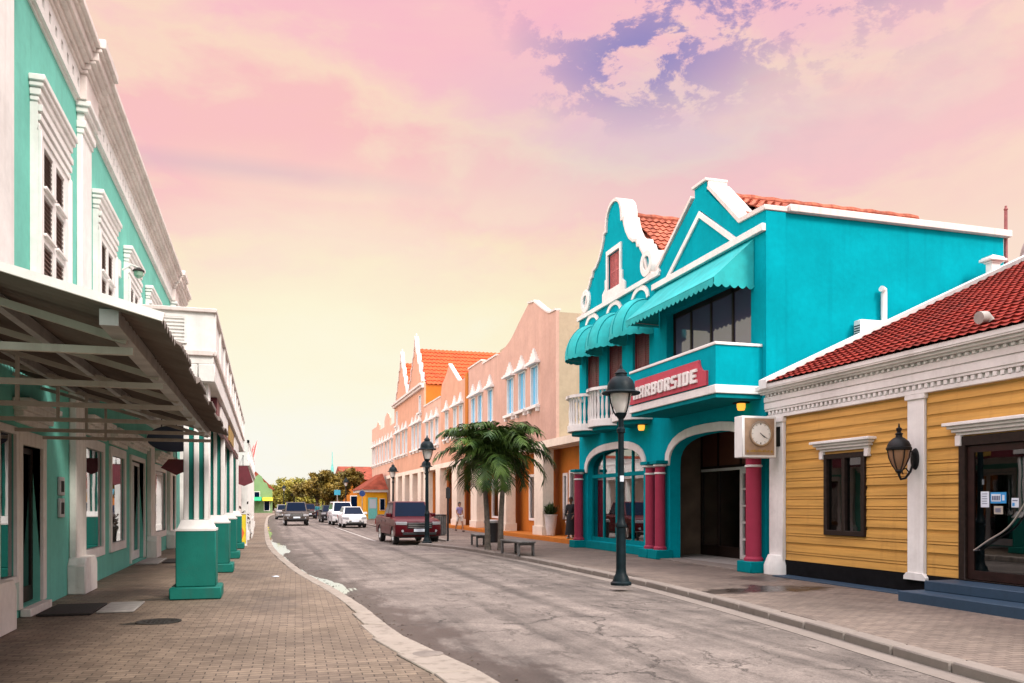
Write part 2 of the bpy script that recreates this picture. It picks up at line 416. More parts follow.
mx = k.n('ShaderNodeMixShader'); k.l(pm, mx.inputs[0]); k.l(k.b.outputs[0], mx.inputs[1]); k.l(wb.outputs[0], mx.inputs[2]); k.l(mx.outputs[0], k.out.inputs['Surface'])
M['concrete'] = plaster('kerb_concrete', (.23,.195,.17), .8, (.09,.07,.055), .85, .5, .2)
M['kerb_pale'] = plaster('pale_kerb_concrete', (.34,.29,.245), 1.0, (.10,.078,.06), .85, .6, .9)
M['earth'] = plain('dry_earth', (.17,.13,.09), .95, 0, .3, .4, .3)
M['line'] = plain('worn_road_paint', (.48,.45,.41), .8, 0, .5, 9, .1)

# ------------------------------------------------------------------ ground, road, pavements, kerbs
def struct(name, mb, mat, **kw):
    return tag(mb.build(name, mat, **kw), kind='structure')
LK = [(2.25,-30),(2.2,0),(2.10,7.3),(1.90,8.7),(1.66,10.3),(1.41,15.2),(.87,21),(.34,31.6),(.2,45),(.2,68),(.5,105),(1.4,125),(4,145),(12,170),(30,195)]
RK = [(5.6,-30),(6.25,0),(6.76,6.3),(7.23,10),(7.6,14),(7.7,16.5),(7.62,23.6),(7.25,28.5),(6.9,31),(6.35,33),(6.0,34.0),(6.2,34.5),(7.4,34.9),(7.75,36),(7.75,64),(7.6,70),(7.5,105),(9,125),(14,145),(24,165),(44,190)]
def smooth(line, n=4):
    out = []
    for i in range(len(line)-1):
        p0 = Vector(line[max(i-1,0)]); p1 = Vector(line[i]); p2 = Vector(line[i+1]); p3 = Vector(line[min(i+2,len(line)-1)])
        m1 = (p2-p0)*.5; m2 = (p3-p1)*.5
        L = (p2-p1).length; 
        if m1.length > L: m1 = m1.normalized()*L
        if m2.length > L: m2 = m2.normalized()*L
        for j in range(n):
            t = j/n; t2 = t*t; t3 = t2*t
            out.append(tuple(p1*(2*t3-3*t2+1)+m1*(t3-2*t2+t)+p2*(-2*t3+3*t2)+m2*(t3-t2)))
    out.append(tuple(line[-1])); return out
def offset(line, d):
    L = [Vector(p) for p in line]; o = []
    for i, p in enumerate(L):
        t = (L[min(i+1,len(L)-1)] - L[max(i-1,0)]).normalized(); o.append((p.x - t.y*d, p.y + t.x*d))
    return o
LKs = smooth(LK); RKs = smooth(RK)
struct('ground', MB().add([(-900,-900,-.2),(900,-900,-.2),(900,900,-.2),(-900,900,-.2)], [(0,1,2,3)]), M['earth'])
struct('road', MB().prism(offset(LKs, .2) + list(reversed(offset(RKs, -.2))), 'z', -.3, -.12), M['road'], smooth=False)
struct('pavement', MB().prism([(-30,-30)] + [p for p in offset(LKs, .2)] + [(-30,195)], 'z', -.3, -.004), M['paver_l'], smooth=False)
struct('pavement', MB().prism([(60,-30),(60,190)] + list(reversed(offset(RKs, -.22))), 'z', -.3, 0), M['paver_r'], smooth=False)
def kerb(line, w, side, mat, zt, drop, step, jit=.008):
    """separate kerb stones with fine joints along a line"""
    mb = MB(); cum = [0]
    for a, b in zip(line, line[1:]): cum.append(cum[-1] + math.dist(a, b))
    def at(s):
        for i in range(len(cum)-1):
            if s <= cum[i+1] or i == len(cum)-2:
                t = (s-cum[i])/max(1e-6, cum[i+1]-cum[i]); a = Vector(line[i]); b = Vector(line[i+1])
                d = (b-a).normalized(); return a.lerp(b, t), Vector((-d.y, d.x))*side
    s = 0; w0 = w
    while s < cum[-1]-step:
        pm = at(s)[0]
        if callable(w0): w = w0(pm.y)
        e = s+step-.022; (p, n), (q, m) = at(s), at(e); z = zt + random.uniform(-jit, jit); j = random.uniform(-.006, .006)
        p = p + n*j; q = q + m*j
        P = [p, q, q+m*w, p+n*w]
        vs = [(a.x, a.y, -.3) for a in P] + [(P[0].x,P[0].y,z-drop),(P[1].x,P[1].y,z-drop),(P[2].x,P[2].y,z),(P[3].x,P[3].y,z)]
        mb.add(vs, [(0,3,2,1),(4,5,6,7),(0,1,5,4),(1,2,6,5),(2,3,7,6),(3,0,4,7)]); s += step
    return mb
struct('kerb', kerb(LKs, lambda y: .23 + .25*max(0, min(1, (12.8-y)/4.6)), 1, None, .012, .012, 1.15), M['kerb_pale'], bevel=.012, base=(1.4,15,0))
struct('kerb', kerb(RKs, .22, -1, None, .006, .012, 1.0), M['concrete'], bevel=.018, base=(7.6,15,0))
struct('gutter', MB().prism(offset(RKs, .30) + list(reversed(RKs)), 'z', -.25, -.113), M['concrete'], smooth=False)
struct('road_marking', MB().prism([(4.84,38.6),(4.96,38.6),(4.96,62),(4.84,62)], 'z', -.118, -.1135), M['line'], smooth=False)
tag(MB().lathe((1.70,8.9,0), [(0,-.02),(.17,-.02),(.17,.014),(.15,.018),(.05,.016),(.04,.022),(0,.022)], 20).build('drain_cover', M['concrete'], base=(1.70,8.9,0)), 'round iron drain cap set in the pale kerb strip at the bottom', 'drain cover')
mh = thing('manhole_cover', (-1.42,12.45,0), 'round iron manhole cover in the brick pavement, ringed by a damp patch', 'manhole cover')
MB().lathe((-1.42,12.45,0), [(.24,-.02),(.30,-.02),(.30,.006),(.25,.008),(.24,.004)], 28).build('rim', M['iron'], mh)
m = MB().lathe((-1.42,12.45,0), [(0,-.02),(.235,-.02),(.235,.003),(0,.004)], 28)
for i in range(-3, 4):
    for j in range(-3, 4):
        if i*i+j*j < 9.5: m.box(-1.42+i*.06-.018, -1.42+i*.06+.018, 12.45+j*.06-.018, 12.45+j*.06+.018, .002, .010)
m.build('lid', M['iron'], mh)
ll = MB(); rr = random.Random(41)
for i in range(260):
    y = rr.uniform(6,30); kx_ = next(a[0]+(b[0]-a[0])*(y-a[1])/(b[1]-a[1]) for a, b in zip(LKs, LKs[1:]) if a[1] <= y <= b[1])
    x = kx_ + .04 + abs(rr.gauss(0,.16)); z = -.116; a_ = rr.uniform(0,6.3); s_ = rr.uniform(.012,.035); dx, dy = cos(a_)*s_, sin(a_)*s_
    ll.add([(x-dx,y-dy,z),(x+dy*.5,y-dx*.5,z+.006),(x+dx,y+dy,z+.003),(x-dy*.5,y+dx*.5,z+.010)],[(0,1,2,3)])
tag(ll.build('leaf_litter', plain('dry_leaf_litter',(.09,.06,.03),.9,0,.5,30,0), recalc=False, merge=False), 'dry leaves and grit gathered along the left kerb', 'leaf litter', None, 'stuff')
tag(MB().sheet(lambda u, v: (.16+.13*u+.02*sin(5*v), 19.2+.2*v, .004+.02*sin(3*u)*sin(4*v)), 4, 4, (0,0,.002)).build('paper_scrap', M['paper'], base=(.2,19.3,0)), 'small white paper scrap lying on the brick pavement', 'litter')

# ------------------------------------------------------------------ shared building pieces
def steps_profile(mb, sign, x, y0, y1, layers):
    """horizontal mouldings: layers = (z0, z1, projection)"""
    for z0, z1, p in layers: mb.box(x, x + sign*p, y0, y1, z0, z1)
    return mb
def tile_roof(fn, U, V, tw=.24, tl=.34, amp=.035, lift=.045):
    """barrel tiles: fn(u, v, h) -> point, u along the eave, v up the slope, h off the roof"""
    mb = MB(); nu = max(2, int(U/tw)*5); nr = max(1, int(V/tl)); r = random.Random(int(U*100+V*7)); vs = []; w = nu+1
    for j in range(nr):
        for e in (0, 1):
            for i in range(nu+1):
                u = U*i/nu; ph = 2*pi*u/tw; col = int(u/tw)
                h = amp*(1 if cos(ph) > 0 else .45)*cos(ph) + (lift if e == 0 else 0) + .006*sin(col*12.9+j*7.3)
                vs.append(fn(u, V*(j+e*1.0)/nr - (0.02 if e == 0 and j else 0), h+.05))
    fs = [(r_*w+i, r_*w+i+1, (r_+1)*w+i+1, (r_+1)*w+i) for r_ in range(2*nr-1) for i in range(nu)]
    return mb.add(vs, fs)
def arch(y0, y1, zs, zt, n=14, flat=2.6):
    """flattened arch from (y0, zs) over zt to (y1, zs)"""
    c = (y0+y1)/2; a = (y1-y0)/2
    out = []
    for i in range(n+1):
        t = pi*i/n; x = cos(t); q = abs(sin(t))**(2/flat); xx = math.copysign(abs(x)**(2/flat), x)
        out.append((c - a*xx, zs + (zt-zs)*q))
    return out

# ------------------------------------------------------------------ mint building (left)
WX = -3.4
mint = thing('arcade_building', (WX,18,0), 'mint green two storey shop building with white pilasters, heavy cornice and street portico', 'building')
Y0, Y1 = -6.0, 37.0
gl = [  # ground floor openings: y0, y1, z0, z1, kind
    (6.6,8.6,.6,2.7,'win'),(9.2,10.4,.12,2.55,'door'),
    (12.45,13.2,.62,2.62,'win'),(13.5,14.65,.12,2.5,'door'),(17.95,19.75,.72,2.75,'win'),(20.85,22.65,.72,2.75,'win'),
    (23.75,26.2,.06,2.8,'door2'),(28.7,31.6,.7,2.7,'win'),(33.4,34.8,.06,2.7,'door')]
holes = [[(a,c),(b,c),(b,d),(a,d)] for a, b, c, d, _ in gl]
MB().prism([[(Y0,0),(Y1,0),(Y1,9.3),(Y0,9.3)]] + holes, 'x', WX, WX-.32).build('wall', M['mint'], mint)
b = MB(); b.box(-5.4,-13,Y0,Y1,0,9.9); b.box(WX-.32,-5.4,Y0,Y0+.3,0,9.9); b.box(WX-.32,-5.4,Y1-.3,Y1,0,9.9); b.box(WX-.32,-5.4,Y0+.3,Y1-.3,3.3,9.9); b.box(WX-.32,-5.4,Y0+.3,Y1-.3,-.1,.05)
for y in (11.3,16.8,23.2,27.3,32.5): b.box(WX-.33,-5.39,y-.1,y+.1,.05,3.3)
b.build('inner_wall', M['interior'], mint)
fill = MB()          # goods and counters seen through the shop windows
rr = random.Random(3)
for a, bb, c, d, kd in gl:
    if kd == 'win' and a > 11:
        for q in range(4):
            y = rr.uniform(a+.1, bb-.3); fill.box(-4.2-rr.random()*.6, -4.8, y, y+rr.uniform(.2,.5), .06, rr.uniform(.7,1.9))
fill.build('display_stand', M['interior_pale'], mint, bevel=.02)
def frame_mb(x, s, y0, y1, z0, z1, w, t0, t1, sill=True):
    m = MB(); X0, X1 = x + s*t0, x + s*t1
    m.box(X0,X1,y0-w,y0,z0-(w if sill else 0),z1+w); m.box(X0,X1,y1,y1+w,z0-(w if sill else 0),z1+w); m.box(X0,X1,y0,y1,z1,z1+w)
    if sill: m.box(X0,X1,y0,y1,z0-w,z0)
    return m
def hood(x, s, y0, y1, z, h=.32, p=.22):
    return steps_profile(MB(), s, x, y0, y1, [(z, z+h*.25, p*.3)]).box(x,x+s*p*.55,y0-.05,y1+.05,z+h*.25,z+h*.5).box(x,x+s*p*.8,y0-.09,y1+.09,z+h*.5,z+h*.75).box(x,x+s*p,y0-.13,y1+.13,z+h*.75,z+h)
for a, bb, c, d, kd in gl:
    if kd == 'win':
        f = frame_mb(WX, 1, a, bb, c, d, .2 if bb-a > 1 else .1, -.12, .045).build('shop_window', M['white'], mint, bevel=.008)
        MB().box(WX-.012,WX-.02,a,bb,c,d).build('pane', M['glass'], f)
        if bb-a > 1: hood(WX, 1, a-.2, bb+.2, d+.25, .36, .26).build('hood_moulding', M['white_worn'], f, bevel=.01)
    else:
        f = frame_mb(WX, 1, a, bb, c, d, .2 if kd == 'door' else .12, -.15, .05, False).build('doorway', M['white_worn'], mint, bevel=.008)
        lv = MB(); n = 1 if kd == 'door' else 2; wd = (bb-a)/n
        for q in range(n):
            u0 = a+q*wd+.01; u1 = a+(q+1)*wd-.01; lv.prism([[(u0,c+.02),(u1,c+.02),(u1,d-.01),(u0,d-.01)],[(u0+.09,c+.25),(u1-.09,c+.25),(u1-.09,d-.1),(u0+.09,d-.1)]],'x',WX-.10,WX-.15)
        dl = lv.build('door', M['darkwood'] if kd == 'door' else M['white'], f)
        MB().box(WX-.12,WX-.126,a+.05,bb-.05,c+.1,d-.05).build('pane', M['glass_dark'] if kd == 'door' else M['glass'], dl)
        hood(WX, 1, a-.24, bb+.24, d+.3, .34, .24).build('hood_moulding', M['white_worn'], f, bevel=.01)
        if kd == 'door': MB().box(WX+.02,WX+.16,a-.05,bb+.05,.0,.12).build('threshold', M['white_worn'], f, bevel=.01)
# pilasters with plinths, ground floor
for y in (6.0, 11.65, 17.05, 27.35, 32.6):
    m = MB(); w = .42; m.box(WX,WX+.13,y-w,y+w,.62,3.55); m.prism([(y-w-.14,0),(y+w+.14,0),(y+w+.14,.52),(y+w+.02,.66),(y-w-.02,.66),(y-w-.14,.52)],'x',WX,WX+.30)
    m.box(WX,WX+.18,y-w-.05,y+w+.05,3.55,3.75)
    m.build('pilaster', M['white_worn'], mint, bevel=.02)
# upper pilasters, frieze, cornice
UP = [1.6, 7.0, 12.42, 17.72, 33.8]
for y in UP:
    m = MB(); w = .44; m.box(WX,WX+.10,y-w,y+w,3.9,8.75)
    for z0, z1, p, e in ((8.62,8.72,.13,.02),(8.72,8.86,.17,.04),(8.86,9.0,.14,.01),(9.0,9.1,.21,.07),(9.1,9.2,.26,.11)): m.box(WX,WX+p,y-w-e,y+w+e,z0,z1)
    m.build('pilaster', M['white'], mint, bevel=.012)
m = MB(); m.box(WX,WX+.03,Y0,Y1,9.2,9.68); m.box(WX,WX+.08,Y0,Y1,9.16,9.22)
y = Y0+.2
hl = [[(yy-.07,9.36),(yy+.07,9.36),(yy+.07,9.53),(yy-.07,9.53)] for yy in [Y0+.3+i*.42 for i in range(int((Y1-Y0-.4)/.42))]]
fr = MB().prism([[(Y0,9.22),(Y1,9.22),(Y1,9.68),(Y0,9.68)]]+hl,'x',WX+.03,WX+.09).box(WX-.1,WX+.03,Y0,Y1,9.16,9.22)
fr.build('frieze', M['white'], mint)
MB().box(WX,WX+.028,Y0,Y1,9.23,9.67).build('frieze_backing', M['darkwood'], mint)
c = MB()
LAY = [(9.68,9.75,.13),(9.75,9.86,.18),(9.86,9.92,.27),(9.92,10.08,.32),(10.08,10.15,.38),(10.15,10.28,.45)]
steps_profile(c, 1, WX, Y0, Y1+.1, LAY); c.box(WX-.6,WX+.3,Y0,Y1,10.28,10.40)
for y in UP:
    for z0, z1, p in LAY: c.box(WX,WX+p+.10,y-.60-p*.2,y+.60+p*.2,z0-.001,z1-.001 if z1 < 10.2 else z1+.05)
    c.box(WX,WX+.2,y-.58,y+.58,9.2,9.679)
c.build('cornice', M['pinkwhite'], mint, bevel=.018, seg=2)
MB().box(-13,WX-.61,Y0,Y1,9.901,10.2).build('roof', M['metal'], mint)
# upper windows with louvred shutters
for yc in (4.4, 9.7, 15.1, 19.85, 23.75, 27.7, 31.2):
    f = MB(); y0, y1 = yc-1.06, yc+1.06; x = WX
    sl = [[(u0,z0),(u1,z0),(u1,z0+.60),(u0,z0+.60)] for u0, u1 in ((yc-.68,yc-.1),(yc+.1,yc+.68)) for z0 in (4.34,5.10,5.85,6.58)]
    f.prism([[(y0,4.0),(y1,4.0),(y1,7.72),(y0,7.72)]]+sl,'x',x,x+.11)
    f.box(x+.11,x+.16,y0,y0+.1,4.0,7.3); f.box(x+.11,x+.16,y1-.1,y1,4.0,7.3)
    for q in range(3): f.box(x+.11,x+.135+.02*q,y0,y1,7.30+q*.14,7.40+q*.14)
    for u0, u1 in ((yc-.72,yc-.06),(yc+.06,yc+.72)):
        for z0 in (5.10,5.85,6.58): f.box(x+.11,x+.16,u0,u1,z0-.055,z0-.01)
    w_ = f.build('window', M['white'], mint, bevel=.006)
    for u0, u1 in ((yc-.68,yc-.1),(yc+.1,yc+.68)):
        l = MB(); l.box(x+.05,x+.058,u0,u1,4.34,7.2)
        for z0 in (4.34,5.10,5.85,6.58):
            for i in range(8):
                z = z0+.012+i*.0735; l.add([(x+.058,u0,z+.055),(x+.09,u0,z),(x+.09,u1,z),(x+.058,u1,z+.055),(x+.058,u0,z+.066),(x+.09,u0,z+.011),(x+.09,u1,z+.011),(x+.058,u1,z+.066)],[(0,1,2,3),(7,6,5,4),(0,4,5,1),(1,5,6,2),(2,6,7,3),(3,7,4,0)])
        l.build('shutter', M['louvre'], w_)
    h = MB()
    for z0, z1, p, e in ((7.72,7.80,.13,.02),(7.80,7.92,.16,.04),(7.92,8.0,.20,.07),(8.0,8.10,.23,.10)): h.box(x,x+p,y0-e,y1+e,z0,z1)
    h.build('hood_moulding', M['white'], w_, bevel=.014)
# awning of corrugated sheet on a steel frame
AX0, AX1, AZ0, AZ1, AY0, AY1 = WX+.02, -.60, 3.56, 2.80, 5.55, 14.85
def az(x): return AZ0 + (AZ1-AZ0)*(x-AX0)/(AX1-AX0)
nC = 62
aw = MB().sheet(lambda u, v: (AX0+(AX1-AX0)*v + (.05*(int(u*9.99)%2)*.6-.02)*v, AY0+(AY1-AY0)*u, az(AX0+(AX1-AX0)*v)+.028*cos(2*pi*nC*u)+.008*(int(u*9.99)%2)), nC*6, 6, (0,0,.006)).build('awning', M['corrugated'], mint, merge=False)
e = MB(); e.bar((AX0,AY0-.02,az(AX0)),(AX1,AY0-.02,az(AX1)),.03,.055); e.build('fascia_strip', M['white'], aw)
for y in (6.15, 7.9, 9.65, 11.4, 13.1, 14.6):
    fr = MB().bar((AX0,y,az(AX0)-.10),(-.90,y,az(-.90)-.13),.045,.05).bar((AX0,y,2.68),(-.86,y,2.68),.045,.05)
    fr.bar((-2.45,y,2.66),(-2.45,y,az(-2.45)-.12),.035)
    fr.build('awning_truss', M['truss'], aw)
pu = MB()
for x, w in ((-2.6,.06),(-1.75,.06),(-.93,.11)): pu.bar((x,AY0+.1,az(x)-.085),(x,AY1-.05,az(x)-.085),w,.09 if w < .1 else .1)
pu.build('purlin', M['metal'], aw)
# portico columns and balcony
PC = [15.5, 21.15, 26.3, 31.8]
for y in PC:
    x = -1.14; p = MB(); p.box(x-.42,x+.42,y-.42,y+.42,0,.21)
    col = p.build('portico_column', M['teal'], mint, bevel=.02)
    MB().box(x-.325,x+.325,y-.325,y+.325,.21,1.17).build('pedestal', M['teal'], col, bevel=.015)
    mm = MB()
    for a, za, bq, zb in ((.33,1.17,.33,1.21),(.30,1.21,.235,1.36)):
        mm.add([(x+i*a,y+j*a,za) for i,j in ((-1,-1),(1,-1),(1,1),(-1,1))]+[(x+i*bq,y+j*bq,zb) for i,j in ((-1,-1),(1,-1),(1,1),(-1,1))],[(0,3,2,1),(4,5,6,7),(0,1,5,4),(1,2,6,5),(2,3,7,6),(3,0,4,7)])
    mm.build('base_moulding', M['white'], col)
    MB().box(x-.165,x+.165,y-.165,y+.165,1.3,4.0).build('shaft', M['teal'], col)
    st = MB()
    for i in (-1,0,1):
        for j in (-1,0,1):
            if i or j: st.box(x+i*.165-.042,x+i*.165+.042,y+j*.165-.042,y+j*.165+.042,1.36,3.75)
    st.box(x-.26,x+.26,y-.26,y+.26,3.75,4.02)
    st.build('flute_strip', M['white'], col, bevel=.01)
BX, BY0, BY1 = -.84, 15.05, 35.5
bal = MB().box(WX+.02,BX,BY0,BY1,4.02,4.18).box(BX-.25,BX+.02,BY0-.02,BY1,3.72,4.02).box(WX+.02,BX-.26,BY0,BY0+.2,3.72,4.02).build('balcony', M['white'], mint, bevel=.012)
pr = MB(); pr.box(BX-.06,BX,BY0,BY1,4.18,4.90); pr.box(WX+.02,BX-.06,BY0,BY0+.06,4.18,4.90)
for y in [BY0+.02+i*1.7 for i in range(13)]: pr.box(BX,BX+.035,y,y+.14,4.18,4.90)
pr.build('parapet_panel', M['white'], bal)
tr = MB(); tr.box(WX+.02,BX+.05,BY0-.05,BY0+.10,4.90,4.97); tr.box(BX-.1,BX+.05,BY0+.10,BY1,4.90,4.97); tr.box(BX-.0,BX+.05,BY0-.03,BY1,4.16,4.25); tr.box(WX+.02,BX,BY0-.05,BY0,4.16,4.25)
tr.build('top_rail', M['pinkwhite'], bal, bevel=.01)
lo = MB()
for x0 in (-1.55,-2.2,-2.85):
    lo.box(x0-.26,x0+.26,BY0-.03,BY0-.001,4.36,4.40); lo.box(x0-.26,x0+.26,BY0-.03,BY0-.001,4.80,4.84); lo.box(x0-.28,x0-.24,BY0-.031,BY0-.001,4.36,4.84); lo.box(x0+.24,x0+.28,BY0-.031,BY0-.001,4.36,4.84)
    for i in range(7): lo.bar((x0-.24,BY0-.012,4.43+i*.06),(x0+.24,BY0-.012,4.43+i*.06),.03,.03)
lo.build('louvre_panel', M['white'], bal)
MB().box(-1.5,-.95,15.32,15.48,3.60,3.72).build('bracket_block', M['teal'], bal)

# things fixed to and lying by the mint building
for z0, z1, lab in ((1.78,2.10,'upper of the two small grey notice boxes on the mint wall beside the dark door'),(1.40,1.73,'lower of the two small grey notice boxes on the mint wall beside the dark door')):
    t = thing('notice_box', (WX+.03,15.93,z0), lab, 'notice box')
    MB().box(WX+.003,WX+.05,15.76,16.10,z0,z1).build('case', M['grey_plastic'], t, bevel=.01)
    MB().box(WX+.05,WX+.056,15.83,16.03,z0+.06,z1-.07).build('notice_panel', M['mat_dark'], t)
tag(MB().box(-3.18,-2.45,13.45,14.75,.0,.035).build('door_mat', M['mat_dark'], base=(-2.8,14.1,0), bevel=.01), 'dark fibre door mat in front of the nearest dark shop door', 'door mat')
tag(MB().box(-2.42,-1.9,13.6,14.85,.0,.03).build('stone_slab', M['stone'], base=(-2.1,14.2,0), bevel=.01), 'pale grey stone slab lying next to the dark door mat', 'slab')
tag(MB().box(-3.3,-2.75,23.9,26.1,.0,.05).build('stone_slab', M['stone'], base=(-3,25,0), bevel=.015), 'pale threshold slab in front of the glazed double door', 'slab')
tag(MB().box(-2.7,-2.1,24.4,26.0,.0,.03).build('door_mat', M['mat_dark'], base=(-2.4,25,0), bevel=.01), 'dark brown mat outside the glazed double door past the shop windows', 'door mat')
t = thing('hanging_sign', (-2.0,16.2,3.0), 'dark navy oval sign board hanging under the portico roof', 'sign')
MB().lathe((-1.72,17.6,2.92), [(0,-.03),(.46,-.03),(.5,-.02),(.5,.02),(.46,.03),(0,.03)], 36, 'y').xf(Matrix.Translation((-1.72,17.6,2.92)) @ Matrix.Diagonal((1.0,1,.52,1)) @ Matrix.Translation((1.72,-17.6,-2.92))).build('board', M['blue_sign'], t)
MB().tube([(-1.95,17.6,3.12),(-1.95,17.6,4.02)], .012, 6).tube([(-1.5,17.6,3.12),(-1.5,17.6,4.02)], .012, 6).build('hanger', M['black_paint'], t)
t = thing('hanging_sign', (-2.4,23.6,2.6), 'small maroon pointed sign hanging over the pavement below the navy oval sign', 'sign')
MB().prism([(-2.75,2.62),(-2.35,2.42),(-1.95,2.62),(-2.15,2.86),(-2.55,2.86)],'y',24.58,24.64).build('board', M['maroon_panel'], t)
MB().tube([(-2.35,24.61,2.85),(-2.35,24.61,4.03)], .012, 6).build('hanger', M['black_paint'], t)
t = thing('wall_lantern', (WX+.1,21.85,7.2), 'pale green glass lantern on a bracket between the upper windows', 'wall lantern')
MB().tube([(WX+.1,21.85,7.28),(WX+.3,21.85,7.42),(WX+.46,21.85,7.36)], .025, 6).box(WX,WX+.06,21.75,21.95,7.1,7.5).build('bracket', M['white'], t)
MB().lathe((WX+.46,21.85,7.0), [(.03,.1),(.10,.16),(.11,.26),(.03,.3)], 12).build('lamp_glass', plain('green_lantern_glass',(.22,.36,.26),.2,0,.1,6,0), t)
MB().lathe((WX+.46,21.85,7.0), [(.14,.27),(.13,.30),(.03,.36),(0,.36)], 12).build('lamp_cap', M['mat_dark'], t)
t = thing('fascia_sign', (-.95,24,3.2), 'long maroon fascia board with pale and yellow panels hung below the balcony', 'sign')
MB().box(-1.0,-.9,17.2,30.6,3.18,3.715).box(-1.5,-1.0,17.2,17.3,3.18,3.71).build('board', M['maroon_panel'], t)
for a, bq, mt in ((18.2,21.5,'white'),(22.4,25.4,'gold'),(26.3,29.9,'white')): MB().box(-.9,-.87,a,bq,3.26,3.64).build('sign_panel', M[mt], t)

# ------------------------------------------------------------------ white shop with flags, green building beyond
ws = thing('shop_building', (-3,48,0), 'low white shop building with an open lattice parapet and white posts', 'building')
MB().box(-10,-2.6,38.2,60,0,4.1).build('wall', M['white'], ws)
for y in [38.6+i*3.5 for i in range(7)]:
    MB().box(-1.0,-.72,y-.14,y+.14,0,3.3).box(-1.06,-.66,y-.2,y+.2,0,.4).build('post', M['white'], ws, bevel=.01)
MB().box(-2.6,-.64,38.2,60,3.3,3.5).build('canopy_slab', M['white'], ws)
la = MB(); la.box(-.76,-.66,38.2,60,4.3,4.42); la.box(-2.6,-.66,38.2,38.3,4.3,4.42)
for i in range(62): y = 38.3+i*.35; la.bar((-.71,y,3.5),(-.71,y+.35,4.3),.03); la.bar((-.71,y+.35,3.5),(-.71,y,4.3),.03)
for i in range(6): x = -2.5+i*.3; la.bar((x,38.25,3.5),(x+.3,38.25,4.3),.03); la.bar((x+.3,38.25,3.5),(x,38.25,4.3),.03)
la.build('lattice_parapet', M['white'], ws)
for y in (40.5, 46, 51.5): 
    w_ = MB().box(-2.6,-2.55,y-.9,y+.9,.1,2.5).build('window', M['white'], ws); MB().box(-2.55,-2.54,y-.8,y+.8,.2,2.4).build('pane', M['car_glass'], w_)
rl = thing('railing', (-.55,44,0), 'low white picket railing on the pavement by the white shop', 'railing')
m = MB(); m.box(-.62,-.58,40.5,47.5,.85,.92); m.box(-.62,-.58,40.5,47.5,.2,.26)
for i in range(24): m.box(-.615,-.585,40.5+i*.3,40.56+i*.3,0,.85)
m.build('pickets', M['white'], rl)
ab = thing('sandwich_board', (-.62,33.6,0), 'yellow and orange sandwich board standing behind the last teal column base', 'sandwich board')
MB().prism([(-1.36,.08),(-.70,.08),(-.70,1.22),(-1.36,1.22)],'y',33.5,33.55).build('front_panel', M['yellow_sign'], ab)
MB().prism([(-1.30,.12),(-.90,.12),(-.76,.5),(-.9,.85),(-1.30,.7)],'y',33.488,33.5).build('print_patch', M['orange_sign'], ab)
MB().prism([[(-1.40,0),(-.66,0),(-.66,1.26),(-1.40,1.26)],[(-1.36,.08),(-.70,.08),(-.70,1.22),(-1.36,1.22)]],'y',33.48,33.56).build('frame', M['white'], ab)
MB().bar((-1.3,33.55,1.2),(-1.3,34.1,0),.04).bar((-.76,33.55,1.2),(-.76,34.1,0),.04).build('strut', M['white'], ab)
for (y, h, dx, lab) in ((49,5.0,.42,'tall red feather flag leaning over the pavement, nearer of the pair'),(54,5.6,.55,'tall red feather flag leaning over the pavement, farther of the pair')):
    t = thing('feather_flag', (-.55,y,0), lab, 'flag', 'red feather flags')
    pts = [(-.98+dx*(q/8)**2.2, y, h*q/8) for q in range(9)]
    MB().tube(pts, [.03-.002*q for q in range(9)], 6).build('pole', M['white'], t)
    MB().sheet(lambda u, v: (-.98+dx*(.35+.65*v)**2.2-.02+(-.28*sin(pi*min(1,v*.9+.1))*u), y+.05*sin(5*v+3*u)+.0, h*(.35+.65*v)), 4, 14, (0,.006,0)).build('cloth', M['flag_red'], t)
t = thing('hanging_sign', (-1.0,37.6,2.9), 'maroon lantern shaped sign board hanging at the end of the portico', 'sign')
MB().prism([(-1.32,2.55),(-.86,2.38),(-.5,2.55),(-.72,3.25),(-1.1,3.25)],'y',37.55,37.62).build('board', M['maroon_panel'], t)
MB().tube([(-.91,37.58,3.2),(-.91,37.58,3.72)], .015, 6).tube([(-.91,37.58,3.7),(-.91,38.3,3.7)], .02, 6).build('hanger', M['black_paint'], t)
t = thing('planter', (-.95,36.3,0), 'dark pot with a dried dark plant beside the yellow sandwich board', 'planter')
MB().lathe((-.95,36.3,0), [(.16,0),(.24,.7),(.2,.72),(0,.7)], 14).build('pot', M['mat_dark'], t)
gm = MB(); rr = random.Random(5)
for i in range(120):
    p = Vector((-.95+rr.gauss(0,.16),36.3+rr.gauss(0,.16),.95+rr.gauss(0,.2))); d = Vector((rr.uniform(-1,1),rr.uniform(-1,1),rr.uniform(-1,1)))*.09; e = Vector((rr.uniform(-1,1),rr.uniform(-1,1),rr.uniform(-1,1)))*.05
    gm.add([p-d,p+e,p+d,p-e],[(0,1,2,3)])
gm.build('foliage', plain('dried_leaves',(.06,.04,.03),.9), t, recalc=False)

